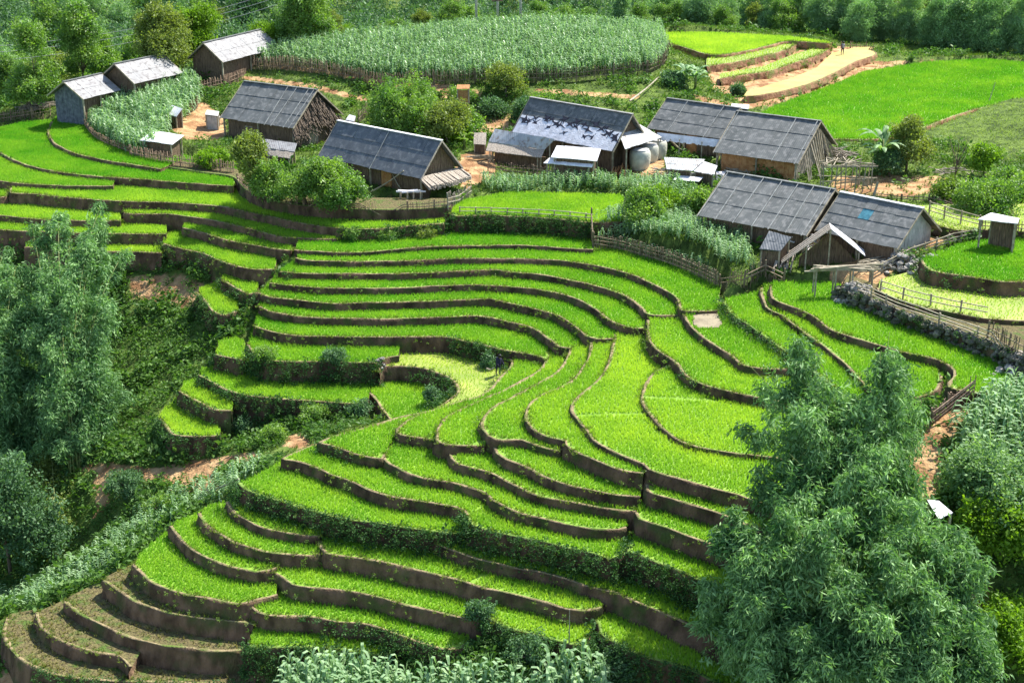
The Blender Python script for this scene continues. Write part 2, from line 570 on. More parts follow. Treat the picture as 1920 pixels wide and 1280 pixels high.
# ---- the left family below the village
ter('A0', 0.15, [(97, 228), (92, 240), (91, 255), (105, 272), (137, 287), (175, 297), (212, 304), (240, 308), (300, 317)], [(104, 220), (150, 222), (300, 270), (340, 300)], hue=0.15)
ter('A1', -0.3, [(-60, 262), (0, 288), (25, 300), (60, 313), (100, 322), (160, 329), (217, 334), (275, 338), (337, 343), (437, 350)], [(-60, 240), (0, 240), (40, 230), (92, 226), (150, 250), (240, 270), (340, 290), (445, 315)], hue=0.12)
ter('A2', -0.75, [(-60, 330), (0, 340), (50, 345), (125, 349), (200, 350), (212, 349)], seg('A1', -60, 216), hue=.45)
ter('A3b', -1.75, [(-60, 370), (0, 371), (13, 369), (17, 360)], [(-60, 340), (0, 340), (18, 345)], hue=.5)
ter('A3', -1.3, [(19, 352), (20, 362), (62, 364), (125, 371), (200, 377), (250, 379), (325, 381), (412, 387), (450, 395), (480, 402), (530, 412), (580, 422), (642, 429), (692, 430), (780, 424), (832, 419)],
    [(22, 345), (60, 344), (125, 347), (212, 346), (337, 341), (437, 345), (530, 365), (680, 380), (846, 385)], hue=.62)
ter('V', 0.0, [(236, 300), (300, 311), (360, 321), (436, 332), (452, 350), (480, 368), (530, 380), (600, 389), (690, 393), (780, 393), (846, 388)], [(240, 290), (300, 296), (440, 316), (500, 350), (600, 370), (850, 372)], D=1.6, kind='none', lip='weedlip')
ter('A4', -2.3, [(232, 399), (250, 402), (312, 402), (350, 406), (400, 414), (440, 423), (480, 433), (530, 445), (592, 448), (632, 450)], seg('A3', 236, 640), hue=.55)
ter('A5', -2.75, [(-60, 400), (0, 405), (62, 411), (125, 414), (225, 415)], [(-60, 368), (0, 366), (62, 366), (228, 380)], hue=.6)
ter('A6', -3.55, [(-60, 428), (0, 432), (62, 435), (200, 438), (312, 440)], seg('A5', -60, 225) + [(312, 425)], hue=.6)
ter('A7', -3.15, [(343, 428), (375, 436), (400, 444), (425, 451), (480, 461), (517, 467), (545, 470)], seg('A4', 348, 560), hue=.5)
ter('A8', -4.2, [(305, 457), (337, 467), (375, 475), (412, 490), (445, 500), (480, 506), (515, 506)], [(306, 440), (345, 430)] + seg('A7', 350, 522), hue=.55)
ter('A9', -4.9, [(46, 464), (150, 470), (230, 473), (302, 475)], seg('A6', 56, 305), hue=.75)
ter('A10', -5.6, [(415, 526), (440, 540), (465, 552), (482, 549)], seg('A8', 424, 488), hue=.6)
ter('A11', -6.8, [(369, 550), (385, 565), (397, 582), (420, 591), (446, 584)], [(376, 540), (415, 527), (447, 545)], hue=.75)
# ---- the middle
ter('M', -0.7, [(846, 402), (855, 406), (910, 405), (960, 407), (1050, 412), (1110, 418), (1168, 416)], [(846, 380), (960, 360), (1170, 366)], D=3, hue=.5, lip='lip')
ter('C0', -2.6, [(552, 470), (590, 472), (625, 474), (680, 473), (730, 470), (780, 465), (842, 462), (955, 461), (1010, 463), (1060, 466), (1112, 469)], [(560, 445), (640, 440), (850, 425), (1112, 425)], hue=0.15)
ter('C1', -3.1, [(555, 484), (575, 489), (630, 491), (705, 490.5), (780, 489), (855, 486), (955, 485.5), (1022, 488), (1072, 492), (1122, 500), (1172, 512), (1210, 527), (1247, 546), (1270, 563), (1278, 583), (1345, 583)],
    seg('C0', 558, 1110, -3) + [(1172, 468), (1310, 505), (1352, 535)], hue=0.22)
ter('C2', -3.8, [(522, 510), (540, 512), (605, 514), (705, 514), (780, 513), (855, 509.5), (930, 507.5), (960, 511), (1010, 515), (1060, 524), (1110, 535), (1147, 546), (1175, 557), (1200, 576), (1216, 591), (1272, 592)],
    seg('C1', 555, 1272), hue=0.25)
ter('C3', -4.55, [(505, 531), (542, 536), (605, 541), (705, 541), (780, 539), (855, 536), (915, 536.5), (960, 539), (1010, 544), (1060, 554), (1090, 566), (1115, 580), (1135, 597), (1160, 610), (1190, 617), (1212, 617), (1216, 600)],
    seg('C2', 524, 1216), hue=0.28)
ter('C4', -5.3, [(484, 550), (505, 557), (542, 561), (592, 567), (640, 570), (730, 567), (830, 565), (917, 562), (935, 565), (960, 571), (997, 579), (1035, 589), (1060, 602), (1080, 617), (1100, 631), (1120, 637), (1150, 636)],
    seg('C3', 505, 1160), hue=0.25)
ter('C5', -6.15, [(485, 576), (505, 585), (542, 591), (592, 596), (667, 598), (730, 598), (830, 596), (897, 593), (955, 605), (997, 616), (1015, 627), (1035, 640), (1047, 650), (1068, 653)],
    seg('C4', 487, 1105), hue=0.3)
ter('C6', -7.0, [(476, 612), (505, 622), (542, 629), (600, 632), (705, 633), (830, 632), (870, 640), (905, 647), (935, 655), (960, 660), (1010, 669), (1023, 674)],
    seg('C5', 486, 1030), D=3, hue=0.3)
ter('C7b', -8.5, [(403, 665), (430, 672), (457, 677)], [(410, 640), (440, 632), (460, 640)], hue=.6)
ter('C7', -8.0, [(462, 647), (475, 663), (495, 675), (530, 679), (605, 679), (705, 681), (722, 672), (748, 668)], seg('C6', 476, 752), D=3.5, hue=0.3)
ter('Y', -8.6, [(709, 697), (716, 688), (755, 687), (792, 691), (817, 700), (842, 710), (857, 725), (855, 737), (836, 752), (812, 768)],
    [(720, 668), (752, 640), (830, 640), (905, 650), (940, 672), (975, 720), (940, 760), (840, 790)], D=3, hue=.95, kind='sparse')
ter('Z', -10.2, [(690, 738), (706, 752), (722, 775), (740, 800)], [(705, 690), (745, 682), (820, 692), (866, 720), (860, 790)], D=2, hue=0.5)
ter('C8', -10.1, [(373, 704), (400, 719), (425, 732), (450, 740), (480, 744), (555, 751), (605, 754), (675, 757), (690, 752)], [(378, 690), (425, 690), (480, 700), (600, 702), (700, 705)], D=3, hue=.45)
ter('C9', -10.9, [(336, 734), (360, 748), (385, 760), (402, 768), (434, 770)], [(345, 716), (380, 706), (440, 735)], D=2.5, hue=.6)
ter('C10', -12.4, [(298, 786), (312, 801), (325, 815), (350, 819), (390, 819), (412, 817)], [(303, 770), (338, 740), (400, 760), (415, 790)], D=2, hue=.75)
# ---- the long sweeping fields
ter('R2', -2.8, [(1355, 566), (1372, 590), (1397, 607), (1422, 625), (1440, 637), (1465, 655), (1490, 672), (1530, 700), (1580, 745)], [(1362, 560), (1430, 545), (1470, 560), (1640, 640), (1700, 745)], D=1.6, hue=.35, lip='weedlip')
ter('R1', -3.4, [(1277, 581), (1282, 595), (1290, 611), (1310, 627), (1325, 638), (1345, 652), (1370, 667), (1392, 685), (1430, 692), (1480, 692)], [(1284, 575), (1350, 565), (1380, 585), (1440, 620), (1520, 680)], D=1.6, hue=0.3)
ter('D3', -4.1, [(1213, 600), (1212, 620), (1216, 640), (1223, 648), (1237, 662), (1255, 672), (1271, 685), (1276, 693), (1287, 706), (1305, 717), (1335, 727), (1372, 736), (1415, 745), (1500, 760)], [(1218, 590), (1270, 578), (1310, 610), (1400, 670), (1540, 720)], D=2, hue=0.5)
ter('D2', -4.95, [(1247, 686), (1230, 694), (1215, 712), (1205, 732), (1202, 750), (1212, 770), (1225, 785), (1237, 802), (1255, 817), (1275, 829), (1310, 840), (1347, 847), (1385, 852), (1440, 858), (1520, 868)],
    [(1262, 672), (1310, 700), (1415, 735), (1520, 750)], D=1.3, hue=0.68)
ter('D1', -5.3, [(1150, 628), (1150, 640), (1147, 660), (1140, 682), (1127, 705), (1110, 722), (1085, 742), (1070, 758), (1069, 770), (1080, 787), (1095, 805), (1110, 825), (1135, 840), (1172, 857), (1205, 870), (1215, 881), (1247, 892), (1285, 901), (1335, 915), (1385, 928), (1422, 942), (1520, 965)],
    [(1162, 615), (1212, 612), (1240, 650), (1280, 690), (1440, 800), (1560, 900)], D=1.6, hue=0.72)
ter('E1', -5.7, [(1107, 634), (1107, 642), (1105, 660), (1095, 682), (1080, 705), (1060, 722), (1022, 737), (997, 752), (986, 767), (985, 782), (992, 797), (1010, 812), (1035, 821), (1060, 827), (1060, 835), (1072, 845), (1097, 857), (1135, 872), (1172, 885), (1206, 889)],
    [(1115, 628), (1150, 630), (1160, 640), (1130, 720), (1080, 765), (1130, 830), (1213, 872)], D=1.8, hue=0.55)
ter('E2', -6.3, [(1068, 648), (1067, 656), (1063, 667), (1052, 687), (1040, 700), (1010, 717), (960, 745), (925, 764), (908, 781), (902, 792), (905, 805), (915, 817), (930, 824), (980, 826), (1010, 837), (1047, 847), (1060, 840)],
    [(1075, 640), (1110, 632), (1108, 680), (1030, 745), (1000, 770), (1020, 810), (1066, 822)], D=1.5, hue=0.5)
ter('E3', -7.1, [(1027, 660), (1022, 677), (1012, 692), (985, 710), (950, 728), (900, 750), (855, 770), (829, 786), (816, 815), (822, 831), (855, 836), (880, 837), (908, 837), (916, 825)],
    [(1035, 645), (1070, 642), (1050, 700), (940, 770), (925, 800)], D=1.5, hue=0.5)
ter('E4', -7.7, [(936, 660), (955, 672), (958, 686), (938, 706), (925, 722), (905, 738), (880, 748), (815, 766), (776, 780), (750, 797), (742, 812), (767, 819), (812, 826)],
    [(940, 650), (1028, 655), (1020, 690), (900, 765), (840, 790), (825, 815)], D=1.6, hue=0.5)
ter('B1', -8.4, [(815, 768), (760, 780), (700, 797), (640, 812), (595, 829), (617, 837), (642, 844), (660, 852), (680, 857), (717, 861), (724, 852)],
    [(840, 770), (800, 800), (745, 810)], D=1.6, hue=0.45)
ter('G1', -8.55, [(724, 840), (718, 862), (742, 877), (767, 890), (792, 897), (842, 905), (880, 915), (912, 927), (920, 938), (960, 958), (1010, 970), (1060, 982), (1110, 991), (1160, 994), (1175, 990)],
    [(740, 815), (810, 822), (850, 840), (900, 860), (960, 900), (1040, 930), (1176, 950)], D=1.8, hue=.45)
ter('G4', -6.95, [(925, 838), (930, 850), (947, 861), (985, 876), (1022, 896), (1060, 910), (1097, 919), (1147, 929), (1200, 934)], [(925, 822), (980, 822), (1060, 832), (1100, 850), (1205, 882)], D=1.6, hue=.45)
ter('G3', -7.8, [(842, 847), (847, 860), (857, 870), (880, 877), (917, 887), (960, 908), (997, 925), (1035, 936), (1085, 945), (1135, 954), (1172, 959), (1196, 960)], [(845, 832), (910, 832), (985, 868), (1060, 903), (1200, 925)], D=1.6, hue=.47)
ter('G2', -9.3, [(592, 832), (560, 845), (528, 860), (555, 865), (600, 881), (617, 891), (655, 905), (692, 920), (730, 932), (780, 940), (855, 952), (868, 958), (874, 966)],
    [(596, 826), (680, 850), (745, 870), (850, 900), (908, 915), (905, 950)], D=2, hue=.45)
ter('G6', -9.4, [(872, 962), (885, 985), (920, 995), (960, 1006), (1010, 1017), (1060, 1028), (1110, 1040), (1145, 1050), (1172, 1041), (1184, 1030)],
    [(875, 945), (905, 920), (920, 935), (1010, 962), (1110, 985), (1180, 985)], D=3.5, hue=.45, lip='weedlip')
ter('G7', -10.3, [(445, 905), (458, 918), (480, 926), (530, 941), (580, 957), (655, 975), (730, 987), (805, 996), (860, 1001), (876, 990)],
    [(465, 900), (500, 880), (530, 862), (600, 876), (692, 915), (780, 935), (872, 950)], D=3.5, hue=.5, lip='weedlip')
ter('G8', -6.4, [(1213, 905), (1212, 918), (1222, 927), (1260, 937), (1310, 951), (1335, 959), (1390, 980), (1480, 1005)], [(1218, 886), (1285, 895), (1385, 922), (1500, 960)], D=1.8, hue=.5)
ter('G9', -7.6, [(1190, 962), (1197, 973), (1247, 990), (1285, 1005), (1360, 1031), (1450, 1060)], [(1205, 930), (1260, 932), (1335, 953), (1470, 1000)], D=2, hue=.48)
ter('G10', -9.1, [(1182, 1015), (1177, 1035), (1197, 1041), (1235, 1057), (1272, 1072), (1320, 1096), (1400, 1130)], [(1190, 985), (1200, 972), (1285, 1000), (1440, 1060)], D=3.5, hue=.5, lip='weedlip')
# ---- the lower fields
ter('H0', -11.7, [(425, 940), (430, 952), (440, 964), (480, 986), (517, 996), (580, 1005), (600, 1005)], [(440, 935), (480, 950), (600, 975), (606, 1000)], D=1.6, hue=.55)
ter('H1', -11.2, [(818, 1021), (842, 1030), (892, 1047), (942, 1060), (960, 1065), (1022, 1075), (1072, 1090), (1110, 1104), (1150, 1112), (1185, 1127), (1235, 1146), (1285, 1169), (1335, 1195), (1367, 1212), (1450, 1260)],
    [(822, 1010), (860, 1000), (960, 1020), (1100, 1050), (1200, 1075), (1300, 1110), (1480, 1200)], D=2.4, hue=.5)
ter('H2', -12.1, [(597, 1008), (602, 1027), (612, 1037), (655, 1044), (705, 1052), (780, 1070), (867, 1090), (892, 1100), (955, 1112), (1010, 1126), (1060, 1144), (1094, 1147), (1130, 1140)],
    [(600, 998), (700, 1008), (818, 1012), (900, 1044), (1020, 1070), (1150, 1105)], D=2.2, hue=.48)
ter('H2r', -12.85, [(1100, 1143), (1104, 1152), (1115, 1160), (1121, 1172), (1124, 1188), (1140, 1200), (1165, 1212), (1197, 1230), (1247, 1242), (1310, 1265), (1335, 1279), (1420, 1310)],
    [(1112, 1115), (1150, 1108), (1235, 1140), (1335, 1188), (1500, 1270)], D=2.5, hue=.52, lip='weedlip')
ter('H6', -13.2, [(912, 1158), (942, 1175), (960, 1181), (1010, 1193), (1060, 1206), (1098, 1209), (1104, 1195)], [(920, 1100), (1010, 1120), (1094, 1140), (1120, 1160)], D=2.5, hue=.6, lip='weedlip')
ter('J1', -12.4, [(371, 963), (382, 982), (405, 1000), (437, 1018), (480, 1032), (530, 1039), (587, 1042), (601, 1038)], [(385, 950), (420, 940), (450, 960), (540, 992), (602, 1003)], D=1.8, hue=.5)
ter('J2', -13.3, [(316, 988), (330, 1006), (350, 1027), (375, 1042), (412, 1057), (450, 1067), (480, 1072), (505, 1070), (520, 1064)], [(330, 978), (375, 958), (405, 990), (480, 1025), (580, 1036)], D=2, hue=.48)
ter('H3', -13.5, [(508, 1070), (517, 1074), (530, 1082), (547, 1096), (580, 1102), (655, 1110), (717, 1122), (780, 1139), (855, 1157), (895, 1166), (915, 1157)], [(520, 1045), (597, 1035), (705, 1045), (867, 1083), (935, 1110)], D=2.2, hue=.48)
ter('J3', -14.3, [(250, 1058), (265, 1075), (287, 1095), (337, 1112), (400, 1125), (447, 1134), (480, 1125), (505, 1120), (520, 1115)], [(262, 1038), (285, 1018), (320, 990), (375, 1035), (450, 1060), (520, 1065)], D=2.2, hue=0.5)
ter('H4', -14.75, [(470, 1140), (500, 1155), (580, 1157), (630, 1167), (692, 1172), (730, 1186), (780, 1202), (830, 1217), (862, 1216), (880, 1205)], [(480, 1105), (547, 1088), (655, 1105), (780, 1132), (900, 1160)], D=2.2, hue=.5)
ter('H5', -16.05, [(466, 1212), (480, 1215), (555, 1215), (630, 1216), (695, 1228), (740, 1228)], [(474, 1150), (580, 1150), (692, 1165), (790, 1200)], D=2, hue=.6, lip='weedlip')
ter('K1', -15.55, [(192, 1089), (225, 1110), (250, 1127), (300, 1144), (350, 1157), (400, 1164), (462, 1169), (475, 1172)], [(200, 1080), (250, 1055), (290, 1090), (400, 1120), (480, 1125)], D=2, kind='fallow')
ter('K2', -16.95, [(119, 1129), (150, 1152), (200, 1177), (250, 1197), (300, 1210), (350, 1216), (400, 1222), (450, 1219), (474, 1206)], [(130, 1118), (195, 1085), (250, 1120), (350, 1150), (475, 1165)], D=2.4, kind='fallow')
ter('K3', -17.8, [(67, 1148), (72, 1172), (95, 1195), (137, 1212), (187, 1226), (217, 1230), (230, 1240), (240, 1252)], [(80, 1142), (125, 1122), (200, 1170), (270, 1210)], D=2.4, kind='fallow')
ter('K4', -18.8, [(12, 1158), (4, 1185), (12, 1205), (35, 1232), (75, 1255), (125, 1270), (225, 1277), (350, 1281), (480, 1290)], [(20, 1150), (75, 1140), (130, 1190), (230, 1220), (400, 1220), (490, 1230)], D=3, kind='fallow')
# ---- the right-hand side
ter('R4', -1.6, [(1442, 536), (1442, 545), (1447, 560), (1465, 570), (1490, 579), (1515, 590), (1535, 603), (1545, 612), (1565, 622), (1590, 630), (1615, 638), (1650, 650), (1690, 661), (1740, 671), (1770, 682), (1787, 695), (1786, 710), (1778, 726), (1840, 738), (1900, 722), (1945, 700)],
    [(1450, 528), (1560, 530), (1700, 575), (1850, 630), (1960, 680)], D=1.8, hue=0.25)
ter('R5', -2.3, [(1427, 540), (1426, 552), (1431, 570), (1440, 581), (1465, 592), (1490, 612), (1520, 632), (1560, 662), (1610, 710), (1660, 760), (1720, 748), (1758, 733), (1767, 705), (1760, 692)],
    [(1436, 530), (1460, 545), (1540, 590), (1620, 630), (1700, 655), (1765, 675)], D=1.5, hue=.4)
ter('P1', -0.35, [(1575, 538), (1600, 549), (1640, 564), (1690, 584), (1765, 612), (1815, 628), (1870, 650), (1940, 688)], [(1590, 515), (1650, 535), (1720, 560), (1800, 580), (1960, 600)], D=2.2, kind='none', lip='stonelip')
ter('R7', 0.0, [(1642, 540), (1655, 551), (1680, 562), (1720, 575), (1800, 590), (1860, 599), (1980, 604)], [(1650, 524), (1740, 500), (1850, 515), (1980, 530)], D=1.2, hue=1.0, kind='sparse')
ter('R8', 0.95, [(1726, 488), (1733, 500), (1745, 508), (1800, 517), (1850, 525), (1890, 530), (1980, 524)], [(1730, 483), (1800, 458), (1900, 443), (1980, 448)], D=2, hue=0.12)
ter('R9', 1.45, [(1735, 415), (1790, 432), (1850, 432), (1980, 440)], [(1720, 385), (1830, 382), (1980, 380)], D=1, hue=1.0, kind='sparse')
ter('T1', 1.45, [(1400, 262), (1560, 262), (1640, 262), (1690, 255), (1745, 235), (1800, 215), (1860, 200), (1980, 190)], [(1390, 240), (1440, 205), (1500, 182), (1560, 160), (1620, 135), (1740, 117), (1850, 112), (1990, 125)], D=1, hue=0.12)
ter('U1', 2.2, [(1395, 181), (1430, 178), (1500, 163), (1560, 140), (1605, 116), (1640, 104), (1642, 98), (1630, 93)], [(1400, 172), (1480, 148), (1530, 128), (1560, 100), (1600, 90), (1632, 88)], D=1, kind='mud')
ter('U2', 2.6, [(1350, 148), (1400, 140), (1450, 132), (1500, 115), (1530, 106), (1555, 93)], [(1350, 138), (1430, 125), (1480, 105), (1545, 85)], D=1.1, hue=.9, kind='sparse')
ter('U3', 3.0, [(1325, 125), (1380, 117), (1440, 104), (1480, 92), (1492, 84)], [(1325, 110), (1400, 95), (1495, 78)], D=1.1, hue=.8, kind='sparse')
ter('U4', 3.3, [(1248, 80), (1290, 92), (1340, 104), (1400, 96), (1450, 84), (1480, 78), (1550, 82)], [(1242, 62), (1340, 62), (1480, 70), (1560, 80)], D=1, hue=1.0)
ter('MUD', -3.32, [(1300, 590), (1298, 608), (1310, 616), (1350, 614), (1356, 606)], [(1305, 588), (1345, 586), (1353, 600)], D=.2, kind='wet', lip='none')

GX0, GX1, GY0, GY1, GS = -85.0, 85.0, 58.0, 210.0, 0.25
NX, NY = int((GX1 - GX0) / GS), int((GY1 - GY0) / GS)
gx = GX0 + (np.arange(NX) + .5) * GS
gy = GY0 + (np.arange(NY) + .5) * GS
OWN = np.full((NY, NX), -1, int)
TH = np.full((NY, NX), -1e3)


def inpoly(px, py, poly):
    ins = np.zeros(px.shape, bool)
    n = len(poly)
    for i in range(n):
        x0, y0 = poly[i][0], poly[i][1]
        x1, y1 = poly[(i + 1) % n][0], poly[(i + 1) % n][1]
        if y0 == y1: continue
        c = ((y0 > py) != (y1 > py)) & (px < (x1 - x0) * (py - y0) / (y1 - y0) + x0)
        ins ^= c
    return ins


for k, i in enumerate(ORDER):
    t = T[i]
    cw = catmull([P(x, y, t['z'])[:2] for x, y in t['crest']])
    bw = [P(x, y, t['z'])[:2] for x, y in t['back']][::-1]
    t['cw'] = np.array(cw)
    t['poly'] = np.array(cw + bw)
    a = t['poly']
    area = 0.5 * np.sum(a[:, 0] * np.roll(a[:, 1], -1) - np.roll(a[:, 0], -1) * a[:, 1])
    t['ccw'] = area > 0
    lo, hi = a.min(0), a.max(0)
    ix = np.nonzero((gx > lo[0]) & (gx < hi[0]))[0]
    iy = np.nonzero((gy > lo[1]) & (gy < hi[1]))[0]
    if not len(ix) or not len(iy): continue
    XX, YY = np.meshgrid(gx[ix], gy[iy])
    ins = inpoly(XX, YY, a)
    sub = TH[np.ix_(iy, ix)]
    so = OWN[np.ix_(iy, ix)]
    up = ins & (t['z'] > sub)
    sub[up] = t['z']
    so[up] = k
    TH[np.ix_(iy, ix)] = sub
    OWN[np.ix_(iy, ix)] = so

# ------------------------------------------------------------------ the hillside under everything (thin plate through known heights)
CP = [(60, 212, .3), (20, 200, 0), (150, 212, .8), (250, 230, .8), (370, 225, .7), (430, 262, .4), (480, 310, -.1), (600, 300, 0), (640, 360, -.3), (760, 370, -.3), (860, 335, 0), (840, 375, -.4),
      (900, 300, .3), (1000, 325, 0), (1180, 315, .2), (1300, 335, .1), (1450, 335, .3), (1600, 335, .3), (1700, 335, .6), (1350, 470, -.9), (1450, 492, -1), (1560, 510, -.6), (1640, 490, -.3),
      (1200, 440, -1), (1120, 452, -1.2), (1250, 485, -1.4), (1330, 515, -1.6), (1100, 348, -.3), (950, 345, -.3), (1250, 370, -.4), (1400, 560, -2.6), (1400, 520, -1.5), (1720, 440, .2), (1800, 440, 1.1), (1700, 500, 0.2),
      (400, 180, 2), (480, 155, 2.4), (600, 168, 2.4), (700, 192, 1.5), (760, 175, 2.5), (900, 200, 1.6), (900, 250, .6), (950, 245, .7), (1050, 185, 2.2), (1200, 175, 2.3), (1270, 140, 2.6), (1330, 165, 2.1), (1380, 190, 1.7), (1480, 182, 1.7), (1560, 160, 1.7), (1620, 130, 1.75),
      (850, 157, 3.5), (650, 135, 3.7), (540, 115, 3.9), (1000, 148, 3.5), (1230, 118, 4.1), (600, 70, 5), (900, 45, 5.5), (1200, 55, 5.2), (900, 110, 4.7), (1100, 100, 4.8), (700, 100, 4.7),
      (120, 215, .7), (200, 190, 1.2), (300, 165, 2), (330, 140, 2.8), (400, 135, 3), (450, 128, 3.2), (520, 88, 4.4), (440, 150, 2.4), (150, 255, .4), (300, 290, .5), (300, 250, .7), (420, 300, .2), (350, 310, .1), (420, 325, 0),
      (230, 505, -7), (350, 495, -5.9), (300, 560, -9), (390, 610, -8.9), (250, 650, -12), (350, 670, -11), (280, 740, -14), (200, 760, -15), (200, 850, -15.6), (300, 840, -15.3), (420, 832, -14), (480, 848, -12.3), (470, 780, -13), (600, 775, -11.6),
      (180, 880, -15.7), (290, 887, -15.1), (380, 872, -14), (440, 862, -12.9), (550, 832, -10.8), (640, 805, -10.3), (690, 775, -10.4), (600, 715, -9.3), (330, 900, -16.2), (400, 900, -15),
      (100, 600, -12.5), (0, 500, -8), (100, 500, -7), (50, 700, -15.5), (0, 850, -20), (100, 950, -20), (50, 1080, -24), (0, 1120, -25), (160, 1000, -20.5), (-100, 700, -15), (-100, 1000, -23),
      (440, 905, -11.6), (380, 945, -13.4), (300, 1000, -15.3), (220, 1060, -17), (150, 1100, -18.3), (60, 1135, -19.8), (0, 1160, -21), (250, 950, -17), (220, 1000, -19), (210, 900, -17), (400, 920, -13.6),
      (600, 1265, -17.3), (900, 1250, -15.6), (480, 1262, -18.2), (750, 1250, -16.9), (1000, 1250, -15.0), (600, 1330, -17.5), (900, 1330, -16.0), (1100, 1330, -15.5), (1200, 1290, -15.2), (1300, 1310, -15.6), (0, 1270, -21.5), (-100, 1270, -23), (300, 1330, -21), (900, 1180, -15),
      (1700, 770, -3.2), (1750, 850, -4.4), (1720, 900, -5.4), (1760, 930, -6.2), (1850, 850, -3.8), (1900, 750, -2.4), (1800, 760, -2.6), (1900, 950, -6), (1850, 1100, -9.5), (1900, 1250, -13.5), (1600, 1100, -10.5), (1500, 1250, -14), (1600, 850, -5), (1500, 950, -7.2),
      (2020, 700, -1), (2050, 900, -4), (2050, 1100, -9), (1600, 1400, -16), (1900, 1400, -17),
      (1800, 225, 1.5), (1920, 230, 2.2), (1900, 270, 1.4), (1850, 325, 1), (1950, 330, 1.4), (1750, 355, .7), (1680, 378, .4), (1750, 300, 1), (1980, 370, 1.5), (1700, 290, 1),
      (1450, 275, 1.3), (1560, 275, 1.3), (1640, 275, 1.3), (1700, 268, 1.3), (1760, 250, 1.35), (1650, 98, 2.4), (1750, 108, 1.8), (1980, 110, 1.8), (1250, 58, 3.2), (1400, 60, 3.1), (1530, 72, 2.4)]
CP = [(x, y, z * ZK if z < 0 and y > 200 else z) for x, y, z in CP]
cps = [(*P(x, y, z)[:2], z) for x, y, z in CP]
cps += [(-90, 158, -3), (-62, 168, -3), (-60, 178, -5), (-42, 178, -1), (-30, 190, -2), (-25, 205, -5), (0, 212, -2), (0, 190, 5), (22, 188, 4.5), (25, 215, -2), (50, 210, 0), (80, 205, 0), (60, 190, 1.2),
        (-90, 190, -9), (-60, 210, -12), (0, 240, -12), (60, 240, -9), (110, 230, -6), (-120, 240, -18), (-100, 120, -6), (-90, 90, -20), (-60, 70, -26), (0, 55, -24), (60, 55, -20), (100, 90, -5), (100, 140, 0), (110, 180, 1), (0, 40, -28), (-100, 50, -30), (100, 50, -20)]
for i in ORDER:
    t = T[i]
    if t['kind'] in ('wet',): continue
    if i == 'T1': continue
    drop = {'C6': 1.6, 'C7': 2.2, 'C8': 2.2, 'G7': 1.6, 'G6': 1.8, 'G10': 2, 'H6': 2.2, 'H5': 1.8, 'H2r': 2.4, 'K4': 2.4, 'M': 1.9, 'A8': 1.6, 'A9': 1.6, 'A11': 1.6, 'C10': 1.5}.get(i, 1.0)
    c = t['cw'][::6]
    for p in c:
        cps.append((p[0], p[1], t['z'] - drop * .8))
cps = np.array(cps)
# thin out points that crowd together
keep = []
for p in cps:
    if all((p[0] - q[0]) ** 2 + (p[1] - q[1]) ** 2 > 1.2 for q in keep[-400:]): keep.append(p)
cps = np.array(keep)


def phi(r2):
    return 0.5 * r2 * np.log(r2 + 1e-9)


n = len(cps)
xy = cps[:, :2] / 50.0
K = phi(((xy[:, None] - xy[None]) ** 2).sum(-1)) + np.eye(n) * 0.004
Q = np.c_[np.ones(n), xy]
A = np.zeros((n + 3, n + 3))
A[:n, :n], A[:n, n:], A[n:, :n] = K, Q, Q.T
sol = np.linalg.solve(A, np.r_[cps[:, 2], 0, 0, 0])


def tps(X, Y):
    s = X.shape
    p = np.stack([X.ravel(), Y.ravel()], -1) / 50.0
    out = np.empty(len(p))
    for a in range(0, len(p), 20000):
        q = p[a:a + 20000]
        out[a:a + 20000] = phi(((q[:, None] - xy[None]) ** 2).sum(-1)) @ sol[:n] + sol[n] + q @ sol[n + 1:]
    return out.reshape(s)


# coarse evaluation, then bilinear
CS = 1.0
cgx = np.arange(GX0 - 2, GX1 + 3, CS)
cgy = np.arange(GY0 - 2, GY1 + 3, CS)
CH = tps(*np.meshgrid(cgx, cgy))


def bil(H, x, y, x0, y0, s):
    fx, fy = (x - x0) / s, (y - y0) / s
    ix = np.clip(np.floor(fx).astype(int), 0, H.shape[1] - 2)
    iy = np.clip(np.floor(fy).astype(int), 0, H.shape[0] - 2)
    tx, ty = np.clip(fx - ix, 0, 1), np.clip(fy - iy, 0, 1)
    return (H[iy, ix] * (1 - tx) + H[iy, ix + 1] * tx) * (1 - ty) + (H[iy + 1, ix] * (1 - tx) + H[iy + 1, ix + 1] * tx) * ty


def vnoise(x, y, s, seed=0):
    g = np.random.default_rng(seed).random((64, 64))
    fx, fy = x / s, y / s
    ix, iy = np.floor(fx).astype(int), np.floor(fy).astype(int)
    tx, ty = fx - ix, fy - iy
    tx, ty = tx * tx * (3 - 2 * tx), ty * ty * (3 - 2 * ty)
    f = lambda a, b: g[b % 64, a % 64]
    return (f(ix, iy) * (1 - tx) + f(ix + 1, iy) * tx) * (1 - ty) + (f(ix, iy + 1) * (1 - tx) + f(ix + 1, iy + 1) * tx) * ty


GXX, GYY = np.meshgrid(gx, gy)
BASE = bil(CH, GXX, GYY, cgx[0], cgy[0], CS)
BASE += (vnoise(GXX, GYY, 3.1, 1) - .5) * .35 + (vnoise(GXX, GYY, 1.1, 2) - .5) * .18
# keep the hillside below every terrace floor (also one cell round it)
low = np.where(OWN >= 0, TH - 0.35, 1e3)
for dy in (-2, -1, 0, 1, 2):
    for dx in (-2, -1, 0, 1, 2):
        BASE = np.minimum(BASE, np.roll(np.roll(np.where((OWN >= 0), low, 1e3), dy, 0), dx, 1) + 0.0 * BASE) if (dx or dy) else np.minimum(BASE, low)
HT = np.maximum(BASE, np.where(OWN >= 0, TH, -1e3))


